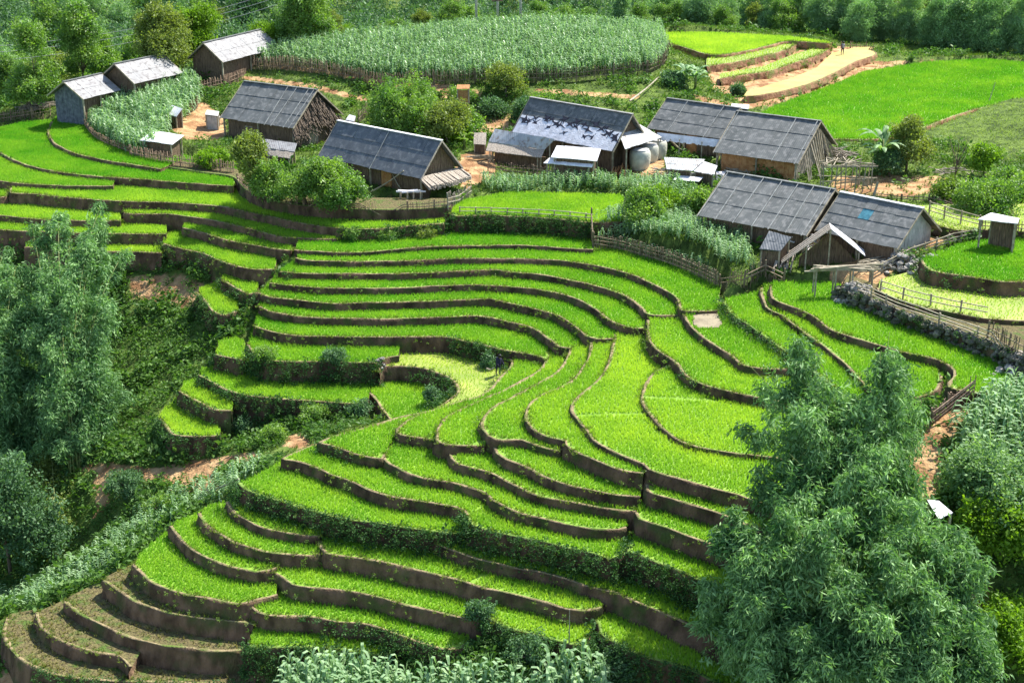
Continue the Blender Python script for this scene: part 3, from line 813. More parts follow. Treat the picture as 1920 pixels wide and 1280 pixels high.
def hgt(x, y):
    ix = np.clip(((np.asarray(x) - GX0) / GS).astype(int), 0, NX - 1)
    iy = np.clip(((np.asarray(y) - GY0) / GS).astype(int), 0, NY - 1)
    return HT[iy, ix]


def at(px, py, dz=0.0):
    """the place on the ground seen at a picture point"""
    d = ray(px, py)
    d = d / np.linalg.norm(d)
    t = np.arange(60, 230, .12)
    q = CAM + d * t[:, None]
    h = hgt(q[:, 0], q[:, 1])
    k = np.nonzero(q[:, 2] < h)[0]
    ok = k[0] if len(k) else len(t) - 1
    p = q[ok]
    return np.array([p[0], p[1], float(hgt(p[0], p[1])) + dz])


def own_at(x, y):
    ix = np.clip(((x - GX0) / GS).astype(int), 0, NX - 1)
    iy = np.clip(((y - GY0) / GS).astype(int), 0, NY - 1)
    return OWN[iy, ix]


# ---- bare-earth zones, as picture polygons draped on the ground; (polygon, strength)
SOIL = [([(330, 215), (365, 190), (385, 195), (420, 225), (425, 262), (345, 262), (322, 240)], 1), ([(455, 142), (520, 150), (600, 162), (690, 186), (692, 192), (598, 169), (520, 156), (455, 148)], 1),
        ([(480, 125), (620, 140), (740, 165), (850, 172), (850, 160), (740, 152), (620, 130), (520, 118)], .6),
        ([(865, 290), (925, 280), (930, 330), (870, 355), (850, 330)], 1), ([(1130, 300), (1170, 290), (1240, 290), (1245, 330), (1130, 330)], 1), ([(600, 250), (640, 225), (640, 262), (560, 275)], .5),
        ([(880, 210), (940, 205), (975, 225), (950, 250), (900, 262), (880, 245)], .5), ([(1560, 500), (1680, 470), (1780, 435), (1840, 437), (1840, 446), (1780, 450), (1700, 478), (1650, 530), (1600, 545)], 1),
        ([(1610, 500), (1640, 540), (1700, 560), (1690, 580), (1620, 555)], 1), ([(1690, 560), (1790, 590), (1930, 610), (1930, 660), (1800, 620), (1690, 580)], .6),
        ([(1700, 905), (1715, 860), (1735, 800), (1780, 770), (1800, 745), (1840, 730), (1850, 740), (1800, 790), (1760, 850), (1755, 940), (1720, 940)], 1),
        ([(1290, 175), (1340, 185), (1380, 195), (1430, 180), (1520, 168), (1600, 140), (1640, 115), (1800, 112), (1800, 118), (1650, 128), (1590, 160), (1500, 185), (1400, 205), (1330, 200)], .6),
        ([(1320, 120), (1400, 118), (1500, 95), (1560, 88), (1640, 88), (1640, 130), (1400, 195), (1340, 170)], .75),
        ([(150, 868), (290, 882), (400, 860), (480, 846), (480, 858), (400, 885), (290, 897), (150, 880)], 1), ([(180, 880), (205, 882), (200, 960), (180, 960)], .8),
        ([(300, 885), (400, 870), (410, 925), (320, 925)], .5), ([(540, 815), (580, 815), (580, 840), (540, 835)], 1), ([(230, 520), (340, 510), (420, 550), (350, 580), (250, 560)], .5),
        ([(1560, 330), (1760, 330), (1830, 345), (1700, 370), (1560, 360)], .6), ([(1000, 165), (1200, 178), (1200, 186), (1000, 175)], .6), ([(820, 170), (900, 165), (900, 185), (820, 185)], .5),
        ([(1720, 1000), (1800, 1100), (1850, 1080), (1890, 1150), (1850, 1180), (1800, 1150)], .5), ([(420, 330), (450, 325), (452, 375), (425, 375)], .6), ([(0, 1240), (80, 1270), (80, 1300), (0, 1300)], 1),
        ([(690, 370), (800, 372), (800, 395), (690, 390)], .7)]
GRASSY = []


def pxpoly(poly, xs, ys, zs):
    v = np.stack([xs, ys, zs], -1) - CAM
    k = v @ FW
    u = 960 + F_PX * v[..., 0] / k
    w = 640 - F_PX * (v @ UP) / k
    return u, w


UU, WW = pxpoly(None, GXX, GYY, HT)
SM = np.zeros_like(HT)
for poly, s in SOIL:
    SM = np.maximum(SM, inpoly(UU, WW, poly) * s)
# soften the edges a little
SMs = (SM + np.roll(SM, 1, 0) + np.roll(SM, -1, 0) + np.roll(SM, 1, 1) + np.roll(SM, -1, 1)) / 5

# ---- the hillside mesh
st = 2
sx, sy = gx[::st], gy[::st]
XX, YY = np.meshgrid(sx, sy)
ZZ = BASE[::st, ::st]
V = np.stack([XX, YY, ZZ], -1).reshape(-1, 3)
nx, ny = len(sx), len(sy)
idx = np.arange(nx * ny).reshape(ny, nx)
Fq = np.stack([idx[:-1, :-1], idx[:-1, 1:], idx[1:, 1:], idx[1:, :-1]], -1).reshape(-1, 4)
me = npmesh('hillside', V, Fq, M['ground'], smooth=True)
a = me.attributes.new('soil', 'FLOAT', 'POINT')
a.data.foreach_set('value', SMs[::st, ::st].ravel().astype(np.float32))
tag(link('hillside', me), 'grassy earthen hillside that carries the village and the terraces', kind='structure')

# ---- the far ground beyond the grid, out to the horizon
fx = np.concatenate([np.linspace(-900, -90, 28), np.linspace(-84, 84, 40), np.linspace(90, 900, 28)])
fy = np.concatenate([np.linspace(-60, 57.9, 14), np.linspace(58.5, 209, 30), np.linspace(210, 1400, 60)])
XX, YY = np.meshgrid(fx, fy)
ZZ = tps(np.clip(XX, -120, 120), np.clip(YY, 35, 245))
far = np.clip((YY - 225) / 120, 0, 1)
ZZ = ZZ * (1 - far) + far * (-16 + np.clip(YY - 300, 0, None) * 0.40 + 18 * (vnoise(XX, YY, 90, 5) - .5))
inside = (XX > GX0 + .2) & (XX < GX1 - .2) & (YY > GY0 + .2) & (YY < GY1 - .2)
ZZ = np.where(inside, ZZ - 6, ZZ - .15)
V = np.stack([XX, YY, ZZ], -1).reshape(-1, 3)
nx, ny = len(fx), len(fy)
idx = np.arange(nx * ny).reshape(ny, nx)
Fq = np.stack([idx[:-1, :-1], idx[:-1, 1:], idx[1:, 1:], idx[1:, :-1]], -1).reshape(-1, 4)
me = npmesh('hills', V, Fq, M['ground'], smooth=True)
tag(link('hills', me), 'wooded valley side beyond the village', kind='structure')
FARV = (fx, fy, ZZ)


def farh(x, y):
    fx, fy, Z = FARV
    i = np.clip(np.searchsorted(fx, x) - 1, 0, len(fx) - 2)
    j = np.clip(np.searchsorted(fy, y) - 1, 0, len(fy) - 2)
    tx, ty = (x - fx[i]) / (fx[i + 1] - fx[i]), (y - fy[j]) / (fy[j + 1] - fy[j])
    return (Z[j, i] * (1 - tx) + Z[j, i + 1] * tx) * (1 - ty) + (Z[j + 1, i] * (1 - tx) + Z[j + 1, i + 1] * tx) * ty


# ------------------------------------------------------------------ terrace bodies
def offset_dirs(pl, ccw):
    d = np.gradient(pl, axis=0)
    d /= np.linalg.norm(d, axis=1)[:, None] + 1e-9
    o = np.stack([d[:, 1], -d[:, 0]], -1)
    return o if ccw else -o


FLOOR = {'rice': 'paddy', 'sparse': 'palepaddy', 'mud': 'mudpaddy', 'fallow': 'fallow', 'wet': 'wetmud', 'none': 'fallow'}
HUEMAT = {}
for k, i in enumerate(ORDER):
    t = T[i]
    z = t['z']
    c = t['cw']
    o = offset_dirs(c, t['ccw'])
    nC = len(c)
    s1 = np.cumsum(np.r_[0, np.linalg.norm(np.diff(c, axis=0), axis=1)])
    wob = (vnoise(s1, s1 * 0 + k * 7.3, .9, 3) - .5)
    wob2 = (vnoise(s1, s1 * 0 + k * 3.1, 2.7, 4) - .5)
    c = c + o * (wob2 * .18)[:, None]
    lipw, liph = (.19, .045) if t['lip'] != 'none' else (.05, .01)
    # taper the bank at both ends of the crest so that it closes neatly
    rings = [(-lipw, 0.0), (-lipw * .8, liph * .7), (-lipw * .3, liph), (0.0, liph * .4), (.05, -.15), (.11, -.5), (.20, -1.0), (.20 + .16 * (t['D'] - 1), -t['D']), (.4 + .2 * t['D'], -t['D'] - .9)]
    vs = []
    for r, (off, dz) in enumerate(rings):
        nz = (vnoise(s1, s1 * 0 + k + r * 5.7, .7, 9) - .5)
        offn = off + (nz * .26 if 3 < r else nz * .12)
        dzn = z + dz + (wob * .06 + nz * .03 if 0 < r < 4 else 0)
        vs.append(np.c_[c + o * (offn * np.ones(nC))[:, None], np.ones(nC) * dzn])
    V = [tuple(p) for ring in vs for p in ring]
    F_ = []
    MI = []
    for r in range(len(rings) - 1):
        for q in range(nC - 1):
            a0, a1, b0, b1 = r * nC + q, r * nC + q + 1, (r + 1) * nC + q, (r + 1) * nC + q + 1
            F_.append((a0, b0, b1, a1) if t['ccw'] else (a0, a1, b1, b0))
            MI.append(1 if r < 3 else 0)
    # back skirt
    bk = t['poly'][nC:]
    loop = [t['cw'][-1]] + list(bk) + [t['cw'][0]]
    nb = len(V)
    for p in loop:
        V.append((p[0], p[1], z - .01))
        V.append((p[0], p[1], z - t['D'] - .5))
    for q in range(len(loop) - 1):
        a0 = nb + q * 2
        F_.append((a0, a0 + 1, a0 + 3, a0 + 2))
        MI.append(0)
    # floor
    top = [tuple(p) for p in vs[0]] + [(p[0], p[1], z) for p in bk]
    nb = len(V)
    V += top
    for tri in tessellate_polygon([[Vector(p) for p in top]]):
        F_.append(tuple(nb + q for q in tri))
        MI.append(2)
    me = bpy.data.meshes.new('terrace')
    me.from_pydata(V, [], F_)
    lipm = {'weedlip': 'grassfloor', 'stonelip': 'mossrock'}.get(t['lip'], 'lip')
    for m_ in ('redbank' if i[0] in 'UT' else 'warmbank' if i[0] in 'AKJ' or i in ('H2', 'H3', 'H4') else 'bank', lipm, FLOOR[t['kind']]): me.materials.append(M[m_])
    me.polygons.foreach_set('material_index', MI)
    me.polygons.foreach_set('use_smooth', [mi < 2 for mi in MI])
    bm = bmesh.new()
    bm.from_mesh(me)
    for f in bm.faces:
        if f.material_index == 2 and f.normal.z < 0: f.normal_flip()
    bm.to_mesh(me)
    bm.free()
    name = 'mud_paddy' if t['kind'] in ('mud', 'wet') else ('earth_platform' if t['kind'] == 'none' else 'paddy_terrace')
    tag(link(name, me), kind='structure')


# ------------------------------------------------------------------ rice and other ground cover
def dist_to(pl, x, y):
    best = np.full(len(x), 1e9)
    for (x0, y0), (x1, y1) in zip(pl[:-1:2], list(pl[2::2]) + [pl[-1]] * (len(pl[:-1:2]) - len(pl[2::2]))):
        dx, dy = x1 - x0, y1 - y0
        L = dx * dx + dy * dy + 1e-9
        t = np.clip(((x - x0) * dx + (y - y0) * dy) / L, 0, 1)
        best = np.minimum(best, (x - x0 - t * dx) ** 2 + (y - y0 - t * dy) ** 2)
    return np.sqrt(best)


def in_view(x, y, z, m=90):
    v = np.stack([x, y, z], -1) - CAM
    k = v @ FW
    u = 960 + F_PX * v[..., 0] / k
    w = 640 - F_PX * (v @ UP) / k
    return (u > -m) & (u < 1920 + m) & (w > -m) & (w < 1280 + m)


def jgrid(lo, hi, s):
    x, y = np.meshgrid(np.arange(lo[0], hi[0], s), np.arange(lo[1], hi[1], s))
    x = x.ravel() + rng.uniform(-.42, .42, x.size) * s
    y = y.ravel() + rng.uniform(-.42, .42, y.size) * s
    return x, y


# narrow gaps where a low bund divides one paddy from the next
GAPS = [('D1', [(1085, 779), (1150, 777), (1215, 776)]), ('D2', [(1203, 744), (1260, 747), (1345, 752)]), ('H2', [(880, 1098), (895, 1088), (905, 1078)])]
RP, RS, RH, RV = [], [], [], []
WP, WS = [], []          # short weeds on fallow terraces
LP = []                  # grass on the bunds
for k, i in enumerate(ORDER):
    t = T[i]
    if t['kind'] in ('mud', 'wet', 'none'): continue
    lo, hi = t['poly'].min(0), t['poly'].max(0)
    dist = hi[1]
    s = {'rice': .15, 'sparse': .27, 'fallow': .27}[t['kind']]
    if lo[1] > 128: s *= 1.45
    x, y = jgrid(lo, hi, s)
    z = np.full(len(x), t['z'])
    m = inpoly(x, y, t['poly']) & (own_at(x, y) == k) & in_view(x, y, z, 60)
    x, y, z = x[m], y[m], z[m]
    if not len(x): continue
    d = dist_to(t['cw'], x, y)
    m = d > .22
    for gi, ln in GAPS:
        if gi == i:
            m &= dist_to(np.array(catmull([P(a_, b_, t['z'])[:2] for a_, b_ in ln], .4)), x, y) > .17
    x, y, z = x[m], y[m], z[m]
    p = np.c_[x, y, z]
    if t['kind'] == 'fallow':
        WP.append(p)
    else:
        patch = vnoise(x, y, 2.2, 21) * .6 + vnoise(x, y, .7, 22) * .4
        RP.append(p)
        base = .95 if t['kind'] == 'rice' else .6
        RS.append((1.25 if lo[1] > 128 else 1.0) * (base * .9 + .25 * patch))
        RV.append(np.clip(t['hue'] * .8 + (patch - .5) * .5 + .10, 0, 1))
    # bund grass
    cw = t['cw']
    o = offset_dirs(cw, t['ccw'])
    nn = int(len(cw) * 11)
    q = rng.integers(0, len(cw), nn)
    pts = cw[q] + o[q] * rng.uniform(-.4, .12, nn)[:, None] + rng.uniform(-.2, .2, (nn, 2))
    keepm = vnoise(pts[:, 0], pts[:, 1], 2.5, 31) > .42
    LP.append(np.c_[pts, np.full(nn, t['z'] + .03)][keepm])
p, s, v = np.concatenate(RP), np.concatenate(RS), np.concatenate(RV)
print('rice tufts', len(p))
V_, F_, I_ = replicate(RICE, p, s, tilt=.06, hs=s * rng.uniform(.85, 1.12, len(s)))
me = npmesh('rice_plants', V_, F_, M['rice'], v[I_] + rng.uniform(-.12, .12, len(I_)))
tag(link('rice_plants', me), 'bright green young rice standing in the flooded terraces', kind='stuff')
del V_, F_, I_

p = np.concatenate(WP)
m = rng.random(len(p)) < .25 + .75 * vnoise(p[:, 0], p[:, 1], 1.6, 77)
p = p[m]
V_, F_, I_ = replicate(GRASS + [(w[0] * .8, w[1]) for w in WEED[:2]], p, rng.uniform(.5, .95, len(p)), tilt=.2)
tag(link('fallow_weeds', npmesh('fallow_weeds', V_, F_, M['dryweed'], rng.random(len(F_)))), 'sparse yellowish weeds on the bare lower terraces', kind='stuff')

p = np.concatenate(LP)
p = p[in_view(p[:, 0], p[:, 1], p[:, 2], 60)]
V_, F_, I_ = replicate(GRASS, p, rng.uniform(.25, .65, len(p)), tilt=.3)
tag(link('bund_grass', npmesh('bund_grass', V_, F_, M['bundgrass'], rng.random(len(F_)))), 'grass growing along the narrow earth bunds', kind='stuff')


def wall_points(i, x0, x1, drop, dens, top=.3):
    t = T[i]
    c = t['cw']
    u, w = pxpoly(None, c[:, 0], c[:, 1], np.full(len(c), t['z']))
    sel = np.nonzero((u >= x0) & (u <= x1))[0]
    if not len(sel): return np.zeros((0, 3))
    o = offset_dirs(c, t['ccw'])
    L = len(sel) * .5
    nn = int(L * drop * dens)
    q = sel[rng.integers(0, len(sel), nn)]
    h = rng.uniform(-top, drop, nn)
    xy_ = c[q] + o[q] * (.15 + .28 * np.clip(h, 0, 9) + rng.uniform(0, .25, nn))[:, None] + rng.normal(0, .15, (nn, 2))
    return np.c_[xy_, t['z'] - h]


veg = [('M', 845, 1112, 2.4, 16), ('A3', 640, 850, 1.6, 12), ('C7', 470, 715, 2.3, 12), ('C8', 380, 700, 2.2, 12), ('C9', 330, 440, 1.2, 4), ('C10', 290, 420, 1.6, 12), ('Y', 770, 870, 1.6, 9), ('C6', 835, 945, 1.6, 12),
       ('G7', 440, 880, 1.7, 16), ('G6', 875, 1185, 2.2, 16), ('G10', 1175, 1420, 2.4, 16), ('H6', 905, 1110, 2.2, 14), ('H2r', 1100, 1420, 2.4, 14), ('H5', 460, 740, 2, 14), ('H4', 700, 885, 2.2, 14), ('H4', 560, 700, .8, 6),
       ('B1', 590, 660, .6, 5), ('R2', 1350, 1600, 1.2, 12), ('A8', 300, 420, 1.6, 3), ('A11', 360, 450, 1.4, 10), ('A10', 410, 485, 1, 5), ('C7b', 400, 460, 1.2, 5), ('P1', 1600, 1900, 1.4, 3),
       ('A1', -60, 30, .5, 3), ('R8', 1720, 1800, 1, 6), ('C2', 500, 560, .8, 8), ('C4', 480, 520, .8, 6), ('E4', 920, 960, .8, 2), ('K4', 70, 480, 2, 12), ('D3', 1260, 1310, .6, 2)]
vp = np.concatenate([wall_points(a[0], a[1], a[2], a[3] * .75, a[4] * 2.2) for a in veg])
vp = vp[in_view(vp[:, 0], vp[:, 1], vp[:, 2], 60)]
V_, F_, I_ = replicate(WEED + SMALL, vp, rng.uniform(.4, .9, len(vp)), tilt=.3)
tag(link('bank_undergrowth', npmesh('bank_undergrowth', V_, F_, M['hedge'], rng.random(len(F_)))), 'dark green creepers and weeds hanging over the steep earth banks', kind='stuff')

# thin weeds on every other bank
vp = np.concatenate([wall_points(i, -100, 2000, .9, 8.0, .06) for i in ORDER if T[i]['kind'] in ('rice', 'sparse')])
vp = vp[rng.random(len(vp)) < 1.8 * np.clip(vnoise(vp[:, 0], vp[:, 1], 1.7, 41) - .34, 0, 1)]
vp = vp[in_view(vp[:, 0], vp[:, 1], vp[:, 2], 60)]
V_, F_, I_ = replicate(WEED, vp, rng.uniform(.25, .6, len(vp)), tilt=.3)
tag(link('bank_weeds', npmesh('bank_weeds', V_, F_, M['weed'], rng.random(len(F_)))), 'small weeds sprouting from the brown terrace banks', kind='stuff')


def world_poly(px):
    return np.array([at(x, y)[:2] for x, y in px])


def scatter_poly(px, s, mask=None):
    poly = world_poly(px)
    x, y = jgrid(poly.min(0), poly.max(0), s)
    m = inpoly(x, y, poly)
    return x[m], y[m]


# ---- weeds and grass on the open hillside
x, y = jgrid((GX0 + 1, GY0 + 1), (GX1 - 1, GY1 - 1), .34)
h = hgt(x, y)
soil = SMs[np.clip(((y - GY0) / GS).astype(int), 0, NY - 1), np.clip(((x - GX0) / GS).astype(int), 0, NX - 1)]
m = (own_at(x, y) < 0) & in_view(x, y, h, 260) & (rng.random(len(x)) > soil * 1.3)
x, y, h = x[m], y[m], h[m]
u, w = pxpoly(None, x, y, h)
near = y < 112
lush = inpoly(u, w, [(150, 480), (470, 500), (480, 660), (380, 700), (300, 780), (330, 840), (480, 845), (540, 860), (440, 940), (200, 1100), (-100, 1180), (-100, 400)]) | inpoly(u, w, [(1340, 740), (2000, 690), (2000, 1400), (1300, 1400)]) \
    | inpoly(u, w, [(440, 740), (720, 760), (600, 830), (440, 850)]) | inpoly(u, w, [(400, 1200), (2000, 1200), (2000, 1400), (400, 1400)]) | (h < -13)
up = ~lush
g1 = up & (rng.random(len(x)) < .75)
q = np.c_[x, y, h][g1]
pale = (inpoly(u, w, [(1720, 240), (1790, 205), (1940, 180), (1980, 300), (1850, 300), (1740, 262)]) | inpoly(u, w, [(1640, 100), (1760, 100), (1780, 118), (1640, 135)]) | inpoly(u, w, [(960, 165), (1250, 160), (1190, 235), (1000, 185)]))[g1].astype(float)
pl_ = pale > .5
V_, F_, I_ = replicate(GRASS, q[pl_], rng.uniform(.5, 1.0, pl_.sum()), tilt=.25)
tag(link('pale_grass', npmesh('pale_grass', V_, F_, M['palegrass'], rng.random(len(F_)))), 'short pale grass on the open slopes among the fields', kind='stuff')
q, pale = q[~pl_], pale[~pl_]
V_, F_, I_ = replicate(GRASS, q, rng.uniform(.6, 1.3, len(q)), tilt=.25)
tag(link('hillside_grass', npmesh('hillside_grass', V_, F_, M['weed'], rng.random(len(F_)) * .5 + .3 * vnoise(q[:, 0], q[:, 1], 3, 51)[I_] + (.55 * pale)[I_])), 'rough grass on the slopes round the houses', kind='stuff')
nz = vnoise(x, y, 2.4, 61)
inpale = inpoly(u, w, [(1720, 240), (1790, 205), (1940, 180), (1980, 290), (1850, 290), (1740, 262)])
g2 = (lush & (rng.random(len(x)) < .78)) | (up & ~inpale & (rng.random(len(x)) < .30 * (nz > .55)))
q = np.c_[x, y, h][g2]
sc = rng.uniform(.6, 1.2, len(q)) * (1 + 1.3 * (vnoise(q[:, 0], q[:, 1], 1.6, 62) - .4))
q[:, 2] += .18 * sc + .45 * np.clip(vnoise(q[:, 0], q[:, 1], 1.6, 62) - .5, 0, 1)
V_, F_, I_ = replicate(WEED + BROAD, q, sc, tilt=.3)
tag(link('gully_undergrowth', npmesh('gully_undergrowth', V_, F_, M['gully'], rng.random(len(F_)) * .6 + .4 * vnoise(q[:, 0], q[:, 1], 5, 63)[I_])), 'dense green weeds and low bushes filling the gully and slopes', kind='stuff')
print('weeds', g1.sum(), g2.sum())

# ---- maize
CORNF = [('maize behind the long picket fence on the hilltop', [(468, 118), (535, 124), (680, 150), (850, 154), (1040, 150), (1225, 130), (1250, 104), (1240, 70), (1150, 62), (900, 58), (700, 78), (560, 96), (500, 104)], .52, 1.0),
         ('maize patch beside the pale roofed houses on the left', [(160, 222), (172, 245), (240, 288), (290, 292), (322, 240), (378, 195), (372, 165), (345, 158), (300, 163), (240, 180), (215, 195), (175, 208)], .5, 1.1),
         ('strip of maize in front of the farthest pale roof', [(340, 150), (455, 142), (452, 128), (400, 128), (345, 138)], .6, .9),
         ('row of maize behind the small green paddy', [(905, 360), (1000, 362), (1120, 362), (1230, 368), (1300, 392), (1312, 368), (1240, 345), (1130, 342), (1000, 344), (905, 342)], .5, .68),
         ('maize patch in front of the long grey roofs', [(1118, 466), (1180, 475), (1250, 492), (1300, 508), (1342, 528), (1400, 500), (1405, 478), (1395, 440), (1300, 425), (1262, 382), (1180, 385), (1175, 415), (1122, 440)], .45, .68),
         ('maize on the slope at the right edge', [(1805, 895), (1980, 930), (1980, 755), (1900, 745), (1840, 765), (1800, 810)], .5, 1.0),
         ('maize on the slope left of the lower terraces', [(500, 862), (450, 915), (370, 950), (255, 1040), (190, 1080), (112, 1122), (10, 1150), (-40, 1190), (-40, 1130), (60, 1100), (150, 1050), (230, 990), (330, 930), (400, 905)], .62, .55),
         ('maize at the bottom of the picture left of centre', [(500, 1340), (540, 1284), (600, 1274), (700, 1276), (760, 1292), (850, 1288), (950, 1290), (980, 1310), (980, 1400), (500, 1400)], .42, 1.05),
         ('maize clump at the bottom of the picture in the centre', [(985, 1360), (1000, 1278), (1060, 1268), (1130, 1278), (1140, 1360)], .40, 1.15),
         ('vegetables in the shady plot below the tumbledown shed', [(1325, 520), (1420, 520), (1425, 500), (1340, 498)], .5, .45)]
for lab, poly, s, sc in CORNF:
    x, y = scatter_poly(poly, s)
    m = (own_at(x, y) < 0) | True
    q = np.c_[x, y, hgt(x, y)][m]
    q = q[rng.random(len(q)) < .93]
    V_, F_, I_ = replicate(CORN, q, sc * rng.uniform(.8, 1.12, len(q)), tilt=.05)
    pv = rng.random(len(q))
    tag(link('maize_field', npmesh('maize_field', V_, F_, M['corn'], pv[I_] * .5 + rng.random(len(F_)) * .5)), lab, kind='stuff')


# ------------------------------------------------------------------ trees
def crown_points(lobes, n, fill=.55):
    wts = np.array([(l[3] * l[4] * l[5]) ** (2 / 3) for l in lobes])
    pick = rng.choice(len(lobes), n, p=wts / wts.sum())
    L = np.array(lobes, float)[pick]
    d = rng.normal(0, 1, (n, 3))
    d /= np.linalg.norm(d, axis=1)[:, None]
    d[:, 2] = np.where(d[:, 2] < -.55, -d[:, 2], d[:, 2])
    r = np.where(rng.random(n) < fill, rng.uniform(.82, 1.08, n), rng.uniform(.35, .95, n))
    stray = rng.random(n) < .10
    r = np.where(stray, rng.uniform(1.05, 1.35, n), r)
    lump = 1 + .42 * (vnoise(d[:, 0] * 3 + L[:, 0] * 5, d[:, 1] * 3 + d[:, 2] * 2 + L[:, 2] * 3, .55, 71) - .5) * 2
    return L[:, :3] + d * L[:, 3:] * (r * lump)[:, None]


def crown_mesh(name, lobes, n, protos, m, sc=(.8, 1.2), tilt=.5):
    p = crown_points(lobes, int(n * 1.35))
    gap = vnoise(p[:, 0] * 1.3 + p[:, 2] * .8 + 40, p[:, 1] * 1.3 - p[:, 2] * 1.1 + 60, .75, 79)
    p = p[gap > .30]
    n = len(p)
    V_, F_, I_ = replicate(protos, p, rng.uniform(*sc, n), tilt=tilt)
    pv = vnoise(p[:, 0], p[:, 2] + p[:, 1] * .7, 1.1, 72)
    return npmesh(name, V_, F_, m, pv[I_] * .5 + rng.random(len(F_)) * .5)


def trunk_mb(lobes, r=.16, base=(0, 0, -.6)):
    mb = MB()
    cx = np.mean([l[0] for l in lobes])
    cy = np.mean([l[1] for l in lobes])
    zc = min(l[2] - l[5] * .4 for l in lobes)
    top = (cx * .5, cy * .5, max(.5, zc))
    mid = (cx * .2 + random.uniform(-.1, .1), cy * .2 + random.uniform(-.1, .1), top[2] * .55)
    mb.tube([base, mid, top], [r, r * .85, r * .7], 7)
    for l in lobes:
        e = (l[0], l[1], l[2] + l[5] * .3)
        m_ = ((top[0] + e[0]) / 2 + random.uniform(-.15, .15), (top[1] + e[1]) / 2 + random.uniform(-.15, .15), (top[2] * .6 + e[2] * .4))
        mb.tube([top, m_, e], [r * .55, r * .35, r * .12], 5)
    return mb


def tree(name, label, cat, loc, lobes, n, protos, m, group=None, r=.14, sc=(.8, 1.2)):
    t = thing(name, label, cat, loc, 0, group)
    link('crown', crown_mesh('crown', lobes, n, protos, M[m], sc), t)
    trunk_mb(lobes, r).build('trunk', M['bark'], t, True)
    return t


def dup(root, loc, rz, sc=1.0, label=None, group=None):
    r = root.copy()
    COL.objects.link(r)
    r.location = tuple(float(q) for q in loc)
    r.rotation_euler = (0, 0, rz)
    r.scale = (sc, sc, sc * random.uniform(.92, 1.1))
    if label: r['label'] = label
    if group: r['group'] = group
    for ch in list(root.children):
        c = ch.copy()
        COL.objects.link(c)
        c.parent = r
    return r


def rl(n, H, R_, z0=.35):
    """random lobes of a crown H high, R_ wide"""
    out = []
    for i in range(n):
        a = 2 * pi * i / n + random.uniform(-.4, .4)
        z = H * random.uniform(z0, .85)
        k = R_ * (.62 - .35 * (z / H - z0))
        rr = R_ * random.uniform(.38, .58)
        out.append((cos(a) * k, sin(a) * k, z, rr, rr, rr * random.uniform(.75, 1.1)))
    out.append((0, 0, H * .8, R_ * .5, R_ * .5, H * .2))
    return out


# village trees and bushes -------------------------------------------------
def pick_tree(px, py, label, H, Rr, nl, n, m, protos=SMALL, name='leafy_tree', cat='tree', sc=(.8, 1.2), z0=.35, group=None, r=.13):
    p = at(px, py)
    return tree(name, label, cat, p, rl(nl, H, Rr, z0), n, protos, m, group, r, sc)


pick_tree(628, 385, 'rounded bushy tree in front of the charcoal roof left of centre', 3.4, 2.5, 7, 1200, 'treeleaf', z0=.25)
pick_tree(572, 384, 'smaller bushy tree just left of the rounded bushy tree', 2.6, 2.0, 5, 620, 'treeleaf', z0=.2)
pick_tree(480, 372, 'slender loose-leaved tree in front of the low lean-to below the thatched gable', 5.0, 1.8, 6, 800, 'olive', z0=.2)
pick_tree(508, 378, 'leafy tree between the slender tree and the round one', 3.2, 1.6, 5, 520, 'treeleaf', z0=.15)
pick_tree(765, 270, 'broad dark-green tree behind the charcoal roof, the widest of its row', 4.6, 3.6, 8, 1500, 'treeleaf', z0=.2)
pick_tree(728, 256, 'green tree by the slanting fence behind the charcoal roof', 3.2, 2.4, 6, 800, 'treeleaf', z0=.15)
pick_tree(838, 275, 'olive-green tree behind the right end of the charcoal roof', 4.0, 2.4, 6, 900, 'olive', z0=.2)
pick_tree(876, 262, 'thin green tree beside the bare red slope', 3.0, 1.5, 5, 380, 'treeleaf')
pick_tree(950, 182, 'yellow-green bushy tree below the long hilltop fence', 2.6, 2.3, 6, 620, 'olive', z0=.2)
pick_tree(925, 215, 'dark-green bush on the bare red slope above the tin shed', 1.5, 1.5, 5, 320, 'darkleaf', name='bush', cat='bush', z0=.2)
pick_tree(985, 232, 'dark-green bush touching the left end of the patched roof', 2.4, 1.6, 5, 420, 'darkleaf', name='bush', cat='bush', z0=.2)
pick_tree(870, 195, 'low green bush under the rust-coloured pen', 1.2, 1.6, 4, 260, 'treeleaf', name='bush', cat='bush', z0=.2)
pick_tree(1010, 215, 'small bush growing over the ridge of the patched roof', 1.6, 1.3, 4, 240, 'treeleaf', name='bush', cat='bush', z0=.2)
pick_tree(1698, 322, 'grey-green bushy tree beside the banana plant', 4.4, 1.9, 6, 800, 'olive', z0=.25)
pick_tree(1668, 332, 'dark tangled bush under the banana plant', 2.0, 1.3, 5, 480, 'darkleaf', name='bush', cat='bush', z0=.2)
pick_tree(1842, 335, 'light-green round sapling on the right', 2.7, 1.25, 5, 380, 'limeleaf', z0=.4, r=.06)
pick_tree(1852, 392, 'broad green bush left of the little thatched byre', 1.6, 2.4, 6, 620, 'treeleaf', name='bush', cat='bush', z0=.15)
pick_tree(1900, 372, 'green bush at the right edge above the byre', 1.6, 2.0, 5, 420, 'treeleaf', name='bush', cat='bush', z0=.15)
pick_tree(1780, 372, 'low grey-green bush on the earth bank behind the skylight roof', 1.1, 1.6, 4, 260, 'weed', name='bush', cat='bush', z0=.2)
pick_tree(1240, 402, 'yellow-green bush in the maize in front of the long grey roofs', 2.2, 1.7, 5, 430, 'limeleaf', name='bush', cat='bush', z0=.2)
pick_tree(1205, 430, 'tall leafy bush at the left of the maize patch', 2.6, 1.8, 5, 460, 'treeleaf', name='bush', cat='bush', z0=.2)
